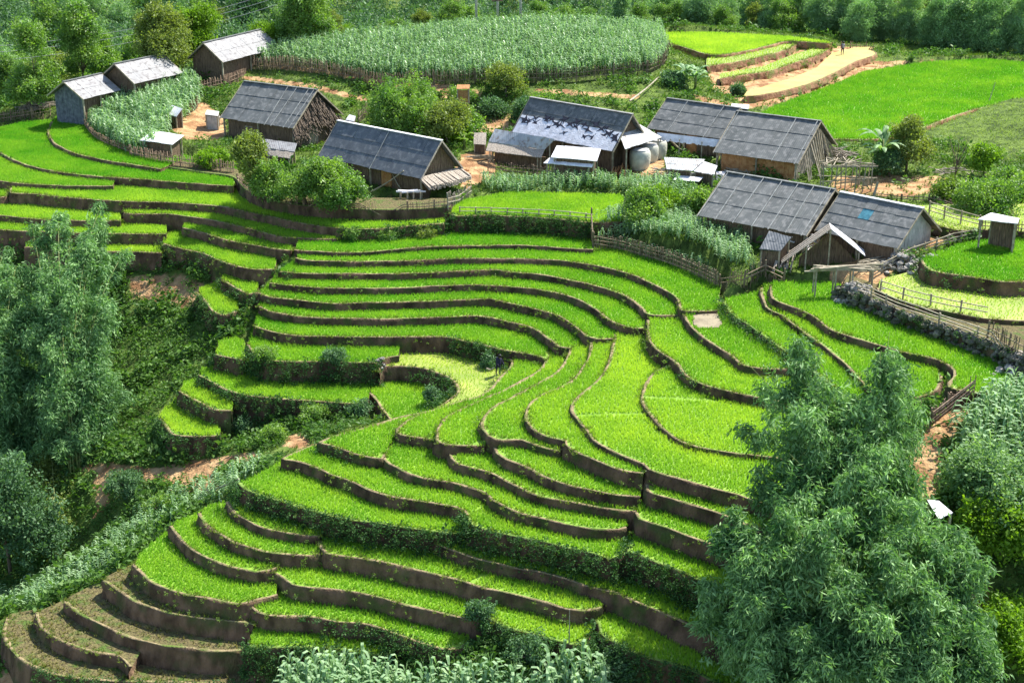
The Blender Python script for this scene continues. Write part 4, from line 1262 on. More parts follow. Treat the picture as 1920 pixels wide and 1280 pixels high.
pick_tree(1310, 400, 'green bush at the left corner of the long grey roof', 1.9, 1.3, 5, 320, 'treeleaf', name='bush', cat='bush', z0=.2)
pick_tree(398, 312, 'bright lime-green vegetable clump behind the front fence', .9, 1.6, 5, 420, 'limeleaf', BROAD, name='leafy_plants', cat='plant', z0=.2, sc=(.5, .8))
pick_tree(855, 268, 'bright green broad-leaved clump behind the right gable', 1.3, 1.1, 4, 180, 'limeleaf', BROAD, name='leafy_plants', cat='plant', z0=.2)
pick_tree(1262, 162, 'dark bush at the corner of the hilltop fence', 1.1, 1.3, 5, 220, 'darkleaf', name='bush', cat='bush', z0=.2)
pick_tree(1383, 180, 'small dark plant clump on the red soil below the yellow mud paddy', .9, .8, 4, 160, 'darkleaf', name='bush', cat='bush', z0=.2)
pick_tree(660, 452, 'pale green bush on the bank below the middle of the long paddy', 0.65, 0.75, 5, 112, 'treeleaf', name='bush', cat='bush', z0=.1, sc=(.45, .8))
pick_tree(730, 450, 'mid-green bush on the same bank, second from its left end', 0.55, 0.90, 5, 112, 'treeleaf', name='bush', cat='bush', z0=.1, sc=(.45, .8))
pick_tree(800, 446, 'olive bush on the same bank, nearest the corner fence post', 0.55, 0.80, 5, 105, 'olive', name='bush', cat='bush', z0=.1, sc=(.45, .8))
pick_tree(810, 760, 'dark-leaved shrub in the hollow inside the curved yellow paddy', 1.05, 0.65, 5, 115, 'darkleaf', name='bush', cat='bush', z0=.1, sc=(.45, .8))
pick_tree(915, 690, 'dark shrub hanging at the head of the yellow paddy', 0.85, 0.50, 4, 77, 'darkleaf', name='bush', cat='bush', z0=.1, sc=(.45, .8))
pick_tree(590, 790, 'leafy green bush on the bank above the path, middle one', 0.90, 1.10, 6, 182, 'treeleaf', name='bush', cat='bush', z0=.1, sc=(.45, .8))
pick_tree(670, 785, 'leafy dark bush where the bank meets the sweeping field', 0.90, 0.90, 6, 147, 'darkleaf', name='bush', cat='bush', z0=.1, sc=(.45, .8))
pick_tree(510, 830, 'pale leafy bush above the left end of the sweeping fields', 0.80, 0.90, 6, 147, 'treeleaf', name='bush', cat='bush', z0=.1, sc=(.45, .8))
pick_tree(450, 810, 'dark green bush below the smallest terrace', 0.75, 1.00, 6, 147, 'darkleaf', name='bush', cat='bush', z0=.1, sc=(.45, .8))
pick_tree(240, 930, 'rounded dark bush below the red footpath', 1.30, 1.30, 7, 266, 'darkleaf', name='bush', cat='bush', z0=.1, sc=(.45, .8))
pick_tree(300, 960, 'rounded mid-green bush beside the dark one below the footpath', 0.90, 1.00, 6, 161, 'treeleaf', name='bush', cat='bush', z0=.1, sc=(.45, .8))
pick_tree(500, 700, 'green bush hanging on the bank above the wide lower terrace', 0.60, 0.85, 5, 112, 'treeleaf', name='bush', cat='bush', z0=.1, sc=(.45, .8))
pick_tree(630, 715, 'dark bush at the right end of the bank above the wide lower terrace', 0.60, 0.95, 5, 125, 'darkleaf', name='bush', cat='bush', z0=.1, sc=(.45, .8))
pick_tree(990, 1245, 'dark leafy shrub under the lowest right-hand paddies', 1.00, 1.20, 6, 217, 'darkleaf', name='bush', cat='bush', z0=.1, sc=(.45, .8))
pick_tree(1160, 1280, 'dark leafy shrub at the bottom of the picture right of the maize', 1.00, 1.30, 6, 217, 'darkleaf', name='bush', cat='bush', z0=.1, sc=(.45, .8))
pick_tree(620, 1262, 'dark leafy shrub at the bottom beside the maize on the left', 0.80, 1.10, 6, 182, 'darkleaf', name='bush', cat='bush', z0=.1, sc=(.45, .8))
pick_tree(900, 1195, 'dark shrub spilling from the end of the lower paddies', 1.00, 0.80, 6, 147, 'darkleaf', name='bush', cat='bush', z0=.1, sc=(.45, .8))
pick_tree(1880, 1040, 'bright yellow-green tree at the right edge above the bare bank', 3.0, 2.4, 6, 620, 'limeleaf', z0=.3)
pick_tree(1890, 1230, 'yellow-green leafy bush in the bottom right corner', 2.6, 2.2, 6, 520, 'limeleaf', name='bush', cat='bush', z0=.2)
pick_tree(1860, 960, 'leafy green bush on the slope below the maize on the right', 2.4, 3.0, 7, 900, 'shrubpale', name='bush', cat='bush', z0=.1)
pick_tree(1930, 1010, 'leafy green bush cut off by the right edge', 2.4, 2.6, 7, 700, 'shrubpale', name='bush', cat='bush', z0=.1)


# banana plants ------------------------------------------------------------
def banana(px, py, label, H, nl, seed, m='corn', off=0.0):
    g = random.Random(seed)
    p = at(px, py)
    t = thing('banana_plant', label, 'plant', p)
    mb = MB()
    mb.tube([(0, 0, -.3), (.05, 0, H * .3), (0, .05, H * .62)], [.16, .13, .07], 8)
    mb.build('trunk', M['culm'], t, True)
    V_, F2 = [], []
    for i in range(nl):
        a = 2 * pi * i / nl * 1.6 + g.uniform(-.3, .3)
        L = H * g.uniform(.42, .6)
        rise = g.uniform(.35, 1.0)
        n_ = 7
        prev = None
        for k in range(n_ + 1):
            s_ = k / n_
            r_ = L * s_ * .85
            z = H * (.22 + .38 * (i / nl)) + L * (rise + .5) * (s_ - .80 * s_ ** 2.2)
            w_ = .24 * math.sin(pi * min(1, s_ * .92 + .08)) ** .6
            c_ = (cos(a) * r_, sin(a) * r_, z)
            k0 = len(V_)
            V_ += [(c_[0] - sin(a) * w_, c_[1] + cos(a) * w_, z - w_ * .35), c_, (c_[0] + sin(a) * w_, c_[1] - cos(a) * w_, z - w_ * .35)]
            if prev is not None:
                F2 += [(prev, prev + 1, k0 + 1, k0), (prev + 1, prev + 2, k0 + 2, k0 + 1)]
            prev = k0
    me = npmesh('leaves', np.array(V_), np.array(F2), M[m], np.random.default_rng(seed).random(len(F2)))
    link('leaves', me, t)
    return t


banana(1650, 330, 'tall banana plant with arching leaves beside the grey-green tree', 5.2, 17, 1, 'shrubpale')
banana(1303, 168, 'tattered dark banana plant at the corner of the hilltop fence, right one', 3.6, 12, 2, 'forestleaf')
banana(1282, 162, 'tattered dark banana plant at the corner of the hilltop fence, left one', 3.0, 11, 3, 'forestleaf')
banana(870, 280, 'short bright banana plant behind the right gable of the charcoal roof', 2.2, 8, 4, 'limeleaf')


# a bare sapling on the right
p = at(1790, 335)
t = thing('bare_sapling', 'thin leafless sapling on the grassy slope at the right', 'tree', p)
mb = MB()
for k in range(9):
    a = random.uniform(0, 2 * pi)
    h0 = random.uniform(.3, 1.6)
    L = random.uniform(1.2, 2.6)
    mb.tube([(0, 0, h0), (cos(a) * L * .25, sin(a) * L * .25, h0 + L * .6), (cos(a) * L * .38, sin(a) * L * .38, h0 + L)], [.035, .022, .008], 4)
mb.build('branches', M['bark'], t)
mb = MB()
mb.tube([(0, 0, -.3), (.05, .02, 1.2), (0, 0, 3.6)], [.06, .045, .012], 6)
mb.build('trunk', M['bark'], t)


# bamboo -------------------------------------------------------------------
def PY(x, y, Y):
    d = ray(x, y)
    return CAM + d * (Y / d[1])


def bamboo(label, base, tips, m='bamboo', rmax=1.25, start=.3, nper=330, droop=.10, spread=.8, protos=BAMB, group=None, lf=(.85, 1.25)):
    base = np.array(base, float)
    t = thing('bamboo_clump', label, 'bamboo', base, 0, group)
    mb = MB()
    PT, SCL = [], []
    for tp in tips:
        tip, wgt = np.array(tp[:3]) - base, (tp[3] if len(tp) > 3 else 1)
        b = np.array([random.uniform(-spread, spread), random.uniform(-spread, spread), -.8])
        ctrl = np.array([b[0] + (tip[0] - b[0]) * .22, b[1] + (tip[1] - b[1]) * .22, tip[2] * .78])
        path = [b * (1 - s) ** 2 + 2 * ctrl * s * (1 - s) + tip * s * s for s in np.linspace(0, 1, 9)]
        mb.tube(path, list(np.linspace(.06, .012, 9)), 5)
        nn = int(nper * wgt)
        s = start + (1 - start) * rng.random(nn) ** .8
        c = b * ((1 - s) ** 2)[:, None] + 2 * ctrl * (s * (1 - s))[:, None] + tip * (s * s)[:, None]
        rr = rmax * (wgt ** .5) * np.clip(np.sin(pi * np.clip((s - start) / (1 - start) * .82 + .12, 0, 1)), .12, 1)
        # foliage hangs in whorls along the culm
        ncl = 15
        cs = start + (1 - start) * rng.random(ncl) ** .8
        cr = rmax * (wgt ** .5) * np.clip(np.sin(pi * np.clip((cs - start) / (1 - start) * .82 + .12, 0, 1)), .10, 1)
        ca = rng.uniform(0, 2 * pi, ncl)
        cq = rng.uniform(.25, 1.15, ncl) * cr
        cc = b * ((1 - cs) ** 2)[:, None] + 2 * ctrl * (cs * (1 - cs))[:, None] + tip * (cs * cs)[:, None]
        cc = cc + np.stack([np.cos(ca) * cq, np.sin(ca) * cq, -.30 * cq], -1)
        ci = rng.integers(0, ncl, nn)
        dr_ = np.stack([np.cos(ca), np.sin(ca), -.9 + 0 * ca], -1)[ci]
        sg = (.11 + .14 * cr[ci])[:, None]
        off = rng.normal(0, 1, (nn, 3)) * sg * np.array([1, 1, .7]) + dr_ * rng.random((nn, 1)) * cr[ci][:, None] * .6
        thin = rng.random(nn) < .12
        PT.append(np.where(thin[:, None], c + off, cc[ci] + off))
    PT = np.concatenate(PT)
    V_, F_, I_ = replicate(protos, PT, rng.uniform(*lf, len(PT)), tilt=.35)
    pv = vnoise(PT[:, 0] + 50, PT[:, 2] + PT[:, 1] + 50, 1.3, 73)
    lv = np.repeat(rng.random((len(F_) + 1) // 2) ** 2.2, 2)[:len(F_)]
    link('foliage', npmesh('foliage', V_, F_, M[m], (pv[I_] * .45 + lv * .55) if m == 'bamboo' else (.25 + .3 * pv[I_] + .45 * rng.random(len(F_)))), t)
    mb.build('culms', M['culm'], t, True)
    return t


RB = PY(1600, 1420, 61)
tips = [(1668, 622, 66, .9), (1650, 660, 65), (1682, 680, 66, .8), (1500, 642, 66, .8), (1470, 672, 65), (1530, 660, 65), (1440, 700, 65, .7), (1410, 690, 67, .35),
        (1640, 780, 63, 1.1), (1678, 800, 64, .8), (1500, 760, 63, 1.2), (1560, 800, 62, 1.2), (1440, 790, 63), (1395, 800, 64, .6), (1655, 860, 63), (1728, 752, 66, .25), (1480, 850, 61, 1.2), (1600, 880, 60, 1.3), (1420, 880, 62, .6)]
RBT = [tuple(PY(x, y, Y)) + ((w[0],) if w else (1,)) for x, y, Y, *w in tips]
bamboo('tall feathery bamboo clump in the right foreground, its back spires rising highest', RB + np.array([1.0, 3.0, 0]), RBT, rmax=1.5, start=.40, nper=290)
RB2 = PY(1560, 1440, 57)
tips = [(1340, 985, 60, .8), (1380, 960, 60), (1310, 1145, 59, .8), (1330, 1080, 59), (1400, 1040, 58, 1.2), (1345, 1190, 57), (1420, 1130, 56, 1.2), (1470, 950, 59, 1.2), (1500, 1040, 57, 1.3), (1560, 960, 58, 1.3),
        (1420, 1240, 55), (1500, 1180, 55, 1.2), (1390, 1300, 55), (1580, 1080, 56, 1.2)]
bamboo('broad drooping bamboo clump in front of the tall one, leaning over the paddies', RB2, [tuple(PY(x, y, Y)) + ((w[0],) if w else (1,)) for x, y, Y, *w in tips], rmax=1.7, start=.33, nper=300)
RB3 = PY(1720, 1440, 58)
tips = [(1640, 940, 60, 1.2), (1700, 930, 60, 1.2), (1760, 960, 60), (1800, 1010, 59), (1835, 1060, 58, .7), (1680, 1030, 57, 1.3), (1740, 1060, 57, 1.2), (1815, 1135, 57), (1790, 1130, 56, 1.2), (1840, 1200, 56, .8),
        (1640, 1130, 55, 1.2), (1720, 1170, 55, 1.2), (1820, 1240, 55), (1760, 1250, 54), (1650, 1230, 54), (1560, 1260, 54, .6)]
bamboo('broad grey-green bamboo clump at the right of the foreground group', RB3, [tuple(PY(x, y, Y)) + ((w[0],) if w else (1,)) for x, y, Y, *w in tips], rmax=1.7, start=.33, nper=300)

LB = at(150, 880)
tips = [(190, 384, 100, 1.0), (188, 405, 100, .8), (184, 440, 99.5, .7), (110, 402, 99, .8), (60, 425, 99, .8), (85, 450, 98), (130, 440, 98), (170, 520, 97), (110, 520, 97, 1.2), (200, 570, 97), (150, 600, 96, 1.2), (80, 590, 96), (212, 480, 99, .5),
        (235, 470, 98, .25), (185, 680, 95), (120, 690, 94, 1.1), (205, 740, 95, .8), (150, 780, 93)]
bamboo('tall bamboo clump on the left with one slender spire rising above the brown banks', LB, [tuple(PY(x, y, Y)) + ((w[0],) if w else (1,)) for x, y, Y, *w in tips], rmax=1.6, start=.12, nper=390)
LB2 = at(20, 930)
tips = [(5, 470, 97), (30, 500, 96), (-20, 520, 96), (50, 570, 95, 1.2), (0, 620, 94, 1.2), (40, 680, 93, 1.2), (80, 750, 92), (10, 770, 92), (-30, 700, 93), (60, 820, 91)]
bamboo('dense bamboo clump cut by the left edge', LB2, [tuple(PY(x, y, Y)) + ((w[0],) if w else (1,)) for x, y, Y, *w in tips], rmax=1.8, start=.10, nper=380)
OB = at(115, 1030)
tips = [(95, 805, 91.5), (140, 825, 91), (60, 830, 91), (165, 880, 91, .8), (115, 860, 90, 1.2), (30, 860, 90), (150, 930, 90), (80, 920, 89, 1.2), (40, 930, 89), (175, 950, 90, .5), (120, 970, 88.5)]
bamboo('low olive-green bamboo clump at the foot of the tall one on the left', OB, [tuple(PY(x, y, Y)) + ((w[0],) if w else (1,)) for x, y, Y, *w in tips], 'olive', rmax=1.35, start=.1, nper=260, protos=SMALL, lf=(.7, 1.1))
p = at(20, 1080)
tree('leafy_tree', 'dark tree standing in the shade at the left edge above the stream', 'tree', (p[0], p[1], float(hgt(p[0], p[1]))), [(0, 0, 5.4, 2.6, 2.2, 2.4), (-2, .5, 3.9, 2.0, 2, 2), (2.0, 0, 3, 2, 1.8, 1.9)], 1400, SMALL, 'darkleaf', sc=(.9, 1.3))

pick_tree(312, 150, 'broad yellow-green tree behind the middle pale-roofed house', 8.0, 3.4, 8, 1500, 'olive', z0=.2, sc=(1.0, 1.5))
pick_tree(375, 118, 'rounded light-green tree left of the farthest pale roof', 6.0, 2.8, 7, 1000, 'limeleaf', z0=.2, sc=(1.0, 1.4))
pick_tree(70, 205, 'tall pale-leaved tree left of the lowest pale-roofed house', 9.0, 2.6, 8, 1200, 'treeleaf', z0=.15, sc=(1.0, 1.4))
pick_tree(160, 178, 'tall slender tree rising behind the lowest pale roof', 10.0, 2.4, 8, 1200, 'treeleaf', z0=.15, sc=(1.0, 1.4))
pick_tree(-5, 195, 'dark-green tree cut off by the left edge behind the fence', 7.0, 3.0, 8, 1200, 'forestleaf', z0=.1, sc=(1.0, 1.4))
pick_tree(575, 82, 'broad lush green tree at the left end of the hilltop maize', 6.5, 3.6, 9, 1700, 'treeleaf', z0=.15, sc=(1.0, 1.4))
pick_tree(505, 92, 'small bright bush behind the gable of the farthest pale roof', 3.0, 2.2, 6, 620, 'limeleaf', name='bush', cat='bush', z0=.2)
# the wood behind the village ---------------------------------------------
protos_t = []
for k, (H, Rr, nl, n_, m_, pr, sc_) in enumerate([(9, 3.2, 8, 1000, 'treeleaf', SMALL, (1.1, 1.7)), (7.5, 3.0, 7, 850, 'olive', SMALL, (1.1, 1.6)), (10, 2.6, 8, 900, 'forestleaf', SMALL, (1.2, 1.8)), (6, 3.2, 7, 800, 'treeleaf', SMALL, (1.0, 1.5)),
                                                 (11, 3.4, 9, 1100, 'forestleaf', BAMB, (1.1, 1.7)), (9, 3.6, 9, 1100, 'bamboo', BAMB, (1.1, 1.7)), (4.5, 2.8, 6, 650, 'limeleaf', SMALL, (1.0, 1.4))]):
    lob = rl(nl, H, Rr, .3) + [(random.uniform(-.4, .4) * Rr, -.4 * Rr, H * .2, Rr * .6, Rr * .6, H * .2), (random.uniform(-.5, .5) * Rr, .3 * Rr, H * .22, Rr * .6, Rr * .5, H * .2)]
    protos_t.append((lob, n_, m_, pr, sc_))


def first_tree(k, loc, label, group):
    lob, n_, m_, pr, sc_ = protos_t[k]
    return tree('forest_tree', label, 'tree', loc, lob, n_, pr, m_, group, .17, sc_)


PLACED = {}


def forest(k, x, y, sc, label, group, sink=0.3):
    inside_ = (GX0 < x < GX1) and (GY0 < y < GY1)
    z = float(hgt(x, y)) if inside_ else float(farh(x, y))
    loc = (x, y, z - sink)
    if k not in PLACED:
        PLACED[k] = first_tree(k, loc, label, group)
        PLACED[k].scale = (sc, sc, sc)
    else:
        dup(PLACED[k], loc, random.uniform(0, 6.28), sc, label, group)


KIND = ['full rounded green', 'olive-toned', 'dark narrow', 'low wide green', 'tall dark feathery', 'blue-green bamboo-like', 'small yellow-green']
GR = [(', left wood', ', left wood', [(0, 1, 3, 6, 1, 3)]),
      (', hilltop wood', ', hilltop wood', [(1, 6, 3, 0, 6)]),
      (', right wood', ', right wood', [(4, 5, 2, 5, 4)])]


RANK = ['nearest the houses', 'in the front rank', 'in the second rank', 'in the middle rank', 'in the farthest rank', 'at the edge of the maize', 'in the rank right behind the maize', 'in the far rank behind the maize', 'in the gap right of the poles', 'at the edge of the far fields', 'along the edge of the bright paddy', 'in the second rank behind it', 'in the last rank before the valley']
RK = [0]


def row(gi, pts, kinds, sc=(.8, 1.15)):
    rk = RANK[RK[0]]
    RK[0] += 1
    for (px, py, z) in pts:
        p = P(px + random.uniform(-14, 14), py, z)
        k = random.choice(kinds)
        forest(k, p[0], p[1] + random.uniform(-2, 2), random.uniform(*sc), KIND[k] + ' tree ' + rk + GR[gi][0], KIND[k] + ' trees ' + rk + GR[gi][1])


# left: base points chosen on the falling slope behind the houses
row(0, [(x, 205, -1) for x in range(-30, 80, 45)], (3, 6, 1, 0), (.5, .75))
row(0, [(x, 168 - x * .02, -2) for x in range(-20, 120, 48)] + [(150, 140, 0), (190, 128, 1), (250, 110, 1.5), (300, 98, 2), (345, 88, 2.5)], (3, 6, 1, 0), (.55, .85))
row(0, [(x, 140 - x * .12, -3.5) for x in range(-40, 460, 40)], (0, 1, 3, 6, 6, 1), (.9, 1.25))
row(0, [(x, 105 - x * .10, -6) for x in range(-60, 520, 42)], (0, 1, 6, 0, 3), (1.0, 1.35))
row(0, [(x, 75 - x * .08, -9) for x in range(-60, 560, 48)], (2, 4, 0, 1), (1.1, 1.45))
row(1, [(x, 78 - (x - 500) * .08, 4) for x in (520, 565, 610, 655)] + [(x, 56, 3.0) for x in (690, 740, 785, 830)], (6, 3, 1), (.4, .6))
row(1, [(x, 44, 1) for x in range(500, 900, 36)], (3, 1, 0, 6), (.6, .9))
row(1, [(x, 22, -2) for x in range(490, 1240, 46)], (0, 2, 1, 4, 3), (.8, 1.15))
row(1, [(x, 44, 2.5) for x in (1010, 1060, 1110, 1165, 1210)], (1, 3, 2), (.45, .65))
row(2, [(x, 58 + (x - 1240) * .03, 1.5) for x in range(1255, 1600, 30)], (5, 4, 2, 3, 1), (.45, .75))
row(2, [(x, 92 + max(0, x - 1700) * .09, .6) for x in range(1615, 1990, 30)], (5, 4, 2, 5), (.5, .85))
row(2, [(x, 62, -1.5) for x in range(1250, 1990, 38)], (5, 4, 0, 2, 1), (.8, 1.1))
row(2, [(x, 28, -5) for x in range(1240, 2000, 60)], (5, 4, 2, 0), (1.0, 1.35))
# the wooded valley side far behind, too dense to count
pts = []
for q in range(3600):
    Y = 232 + 330 * random.random() ** 1.3
    X = random.uniform(-.42, .42) * Y
    pts.append((X, Y))
pts = np.array(pts)
lob = [(0, 0, 5, 3.4, 3.4, 3.6), (2, 1, 3.5, 2.4, 2.4, 2.6), (-2, -1, 3.8, 2.6, 2.4, 2.8)]
pr = []
for q in range(4):
    cp = crown_points(lob, 90)
    V_, F_, I_ = replicate(SMALL, cp, rng.uniform(1.6, 2.6, 90), tilt=.5)
    pr.append((V_, F_))
    if q == 0: nfp = len(F_)
zz = farh(pts[:, 0], pts[:, 1])
sel = pts[:, 1] < 420
pts, zz = pts[sel][:900], zz[sel][:900]
V_, F_, I_ = replicate(pr, np.c_[pts, zz - .5], rng.uniform(.8, 1.4, len(pts)))
iv = rng.random(len(pts))
tag(link('distant_wood', npmesh('distant_wood', V_, F_, M['darkleaf'], iv[I_] * .6 + rng.random(len(F_)) * .4)), 'dark wooded valley side far behind the village', kind='stuff')

# ------------------------------------------------------------------ houses
def lin3(a, b, c, r):
    A_ = np.array([a, b, -c]).T
    return np.linalg.solve(A_, r)


def solve_roof(A, B, C, D, ze):
    a, b = P(*A, ze), P(*B, ze)
    u = (b - a) / np.linalg.norm(b - a)
    nrm = np.array([-u[1], u[0], 0])
    if nrm[1] < 0: nrm = -nrm
    res = []
    for q, px in ((a, C), (b, D)):
        d = ray(*px)
        d = d / np.linalg.norm(d)
        res.append(lin3(nrm, np.array([0, 0, 1.0]), d, CAM - q))
    w, h = (res[0][0] + res[1][0]) / 2, (res[0][1] + res[1][1]) / 2
    return a, b, u, nrm, w, h


def sheets(mb, x0, x1, ya, za, yb, zb, nx_, ny_, th=.035, jit=.02, mi=None, lap=.05):
    """overlapping sheets on a slope from the eave (ya, za) up to the ridge (yb, zb)"""
    sl = math.hypot(yb - ya, zb - za)
    dy, dz = (yb - ya) / sl, (zb - za) / sl
    ny, nz = -dz, dy
    if nz < 0: ny, nz = -ny, -nz
    for i in range(nx_):
        for j in range(ny_):
            xa = x0 + (x1 - x0) * i / nx_ - (lap * .5 if i else 0)
            xb = x0 + (x1 - x0) * (i + 1) / nx_ + (lap * .5 if i < nx_ - 1 else 0)
            s0 = sl * j / ny_ - (lap if j else random.uniform(-.02, .06))
            s1 = sl * (j + 1) / ny_
            o0 = .030 + random.uniform(0, jit) + (.018 if i % 2 else 0)
            o1 = .005 + random.uniform(0, jit * .4) + (.018 if i % 2 else 0)
            q = []
            for (s_, o_) in ((s0, o0), (s1, o1)):
                for x_ in (xa, xb):
                    for t_ in (0, th):
                        q.append((x_ + random.uniform(-.01, .01), ya + dy * s_ + ny * (o_ + t_), za + dz * s_ + nz * (o_ + t_)))
            # order: (s0,xa,0),(s0,xa,t),(s0,xb,0),(s0,xb,t),(s1,...)
            m_ = 0 if mi is None else mi(i, j)
            mb.add(q, [(1, 3, 7, 5), (0, 4, 6, 2), (0, 2, 3, 1), (4, 5, 7, 6), (0, 1, 5, 4), (2, 6, 7, 3)], m_)


def board_wall(mb, p0, p1, zb, ztop, w=.24, th=.05, gap=.012, mi=0):
    p0, p1 = Vector(p0), Vector(p1)
    L = (p1 - p0).length
    d = (p1 - p0) / L
    nb = max(1, int(L / w))
    o = Vector((-d.y, d.x))
    for k in range(nb):
        s0, s1 = L * k / nb + gap, L * (k + 1) / nb
        j = random.uniform(-.015, .015)
        a, b = p0 + d * s0 + o * j, p0 + d * s1 + o * j
        za, zb_ = ztop(s0 / L), ztop(s1 / L)
        v = []
        for (q, zt) in ((a, za), (b, zb_)):
            for oo in (-th / 2, th / 2):
                v.append((q.x + o.x * oo, q.y + o.y * oo, zb))
                v.append((q.x + o.x * oo, q.y + o.y * oo, max(zb + .02, zt)))
        mb.add(v, [(0, 1, 5, 4), (2, 6, 7, 3), (1, 3, 7, 5), (0, 4, 6, 2), (0, 2, 3, 1), (4, 5, 7, 6)], mi)


def house(name, label, cat, A, B, C, D, zg, wall=2.1, roof='roof', walls='plank', gable='plank', nx_=7, ny_=3, battens=0, ridge='roof', cw=(2.2, 4.6), chh=(1.3, 3.4), inset=(.55, .5), door=None, patches=False, skylight=None, window=False, back=True, group=None, awning=False):
    ze = zg + wall
    a, b, u, nrm, w, h = solve_roof(A, B, C, D, ze)
    w0, h0 = w, h
    w, h = min(max(w, cw[0]), cw[1]), min(max(h, chh[0]), chh[1])
    L = float(np.linalg.norm(b - a))
    mid = (a + b) / 2 + nrm * w
    rz = math.atan2(u[1], u[0])
    g = float(hgt(mid[0], mid[1]))
    print('%s L%.1f w%.2f(%.2f) h%.2f(%.2f) ze %.1f ground %.2f' % (label[:34], L, w, w0, h, h0, ze, g))
    t = thing(name, label, cat, (mid[0], mid[1], g), rz, group)
    E_ = ze - g          # local eave height
    X = L / 2
    # roof: two slopes and a ridge
    rf = MB()
    mi = (lambda i, j: 1 if (i, j) in skylight else 0) if skylight else None
    sheets(rf, -X, X, -w, E_, 0, E_ + h, nx_, ny_, mi=mi)
    roofo = rf.build('roof', [M[roof], M['blue']], t)
    if back:
        rb = MB()
        sheets(rb, -X, X, w, E_, 0, E_ + h, nx_, ny_)
        rb.build('roof', M[roof], t)
    rc = MB()
    rc.bar((-X - .05, 0, E_ + h + .10), (X + .05, 0, E_ + h + .10), .30, .07)
    rc.build('ridge_cap', M[ridge], roofo)
    if battens:
        bl = battens if isinstance(battens, (list, tuple)) else [(k + .5 + random.uniform(-.2, .2)) / battens for k in range(battens)]
        for fr_ in bl:
            bt = MB()
            x_ = -X + 2 * X * fr_
            dx = random.uniform(-.25, .1)
            bt.bar((x_ + dx, -w - .18, E_ - .18 * h / w + .14), (x_, -.05, E_ + h + .16), .05, .05)
            bt.build('batten', M['batten'], roofo)
    # verge boards on the right and left gables
    for sx_ in (-1, 1):
        for sy_ in (-1, 1):
            vb = MB()
            vb.bar((sx_ * (X + .03), sy_ * (w + .05), E_ - .02), (sx_ * (X + .03), 0, E_ + h + .04), .05, .13)
            vb.build('verge_board', M['pole' if roof != 'roofdark' else 'plankpale'], roofo)
    # walls
    ix_, iy_ = inset
    yw, xw = w - iy_, X - ix_
    zt = E_ + h * iy_ / w - .06
    for sy_ in (-1, 1):
        wm = MB()
        board_wall(wm, (-xw, sy_ * yw), (xw, sy_ * yw), -.7, lambda s: zt)
        wm.build('wall', M[walls], t)
    for sx_ in (-1, 1):
        gm = MB()
        board_wall(gm, (sx_ * xw, -yw), (sx_ * xw, yw), -.7, lambda s: zt + (h * (1 - iy_ / w)) * (1 - abs(2 * s - 1)) - .02)
        gm.build('gable_wall', M[gable], t)
    if gable == 'thatch' or awning:
        th = MB()
        g_ = random.Random(3)
        nst = 330
        for k in range(nst):
            yy = g_.uniform(-w * .98, w * .98)
            zt_ = E_ + h * (1 - abs(yy) / w) - g_.uniform(.05, .5)
            zb_ = E_ - g_.uniform(.0, .9)
            zm = g_.uniform(zb_, zt_)
            if awning: zm = E_ + g_.uniform(-.05, .1)
            th.bar((X - .25, yy, zm), (X + .12 + (zt_ - zm) * .12 + (.9 if awning else 0), yy * 1.03, zm - g_.uniform(.5, .85)), .07 if not awning else .16, .03)
        th.build('thatch_skirt' if not awning else 'gable_awning', M['thatch' if not awning else 'plankpale'], t)
    for sx_ in (-1, 0, 1):
        pm = MB()
        pm.bar((sx_ * (X - .25), -w + .25, -.6), (sx_ * (X - .25), -w + .25, E_ + h * .25 / w - .03), .13)
        pm.build('post', M['pole'], t)
    if gable == 'plankpale':
        g_ = random.Random(8)
        for k in range(16):
            yy = -w * .8 + 1.6 * w * k / 15
            pm = MB()
            pm.bar((X + .9 + g_.uniform(-.2, .5), yy * 1.15 + g_.uniform(-.2, .2), -.4), (X - .1, yy * .8, E_ + (h - .2) * (1 - abs(yy) / w) * .9), .08)
            pm.build('leaning_pole', M['pole'], t)
    if door:
        dm = MB()
        side, pos, dw = door
        if side == 'front':
            board_wall(dm, (pos * xw - dw / 2, -yw - .06), (pos * xw + dw / 2, -yw - .06), -.1, lambda s: min(zt - .15, 1.9), .2)
        else:
            board_wall(dm, (xw + .06, pos * yw - dw / 2), (xw + .06, pos * yw + dw / 2), -.1, lambda s: 1.9, .2)
        dm.build('door', M['plankpale' if side != 'front' else 'orange'], t)
    if window:
        f = MB()
        x0 = -xw * .35
        f.box((x0, -yw - .04, 1.25), (.9, .05, .7))
        f.build('window', M['pole'], t)
        f = MB()
        f.box((x0, -yw - .07, 1.25), (.72, .03, .54))
        f.build('shutter', M['plank'], t)
    if patches:
        pw = MB()
        sheets(pw, -X + .1, X - .1, -w - .03, E_ + .05, -w * .50, E_ + .05 + h * .50, 9, 1, th=.03, jit=.03)
        po = pw.build('pale_sheets', M['white'], roofo)
        pd = MB()
        g_ = random.Random(5)
        for k in range(30):
            xx = -X + .3 + (2 * X - .6) * ((k % 15) + g_.uniform(.1, .9)) / 15
            ss = g_.uniform(.06, .50) if k < 15 else g_.uniform(.30, .62)
            n_ = 9
            r0 = g_.uniform(.22, .42)
            V__ = []
            a0 = g_.uniform(0, 1)
            for q in range(n_):
                aa = 2 * pi * q / n_ + a0
                rr_ = r0 * (g_.uniform(.9, 1.6) if q % 2 else g_.uniform(.2, .55))
                xs, ss_ = rr_ * cos(aa) * 1.5, rr_ * sin(aa) * .9
                s_ = ss + ss_ / math.hypot(w, h)
                V__.append((xx + xs, -w + w * s_, E_ + h * s_ + .175))
            base = [(v[0], v[1], v[2] - .05) for v in V__]
            pd.add(V__ + base, [tuple(range(n_))] + [(q, q + n_, (q + 1) % n_ + n_, (q + 1) % n_) for q in range(n_)])
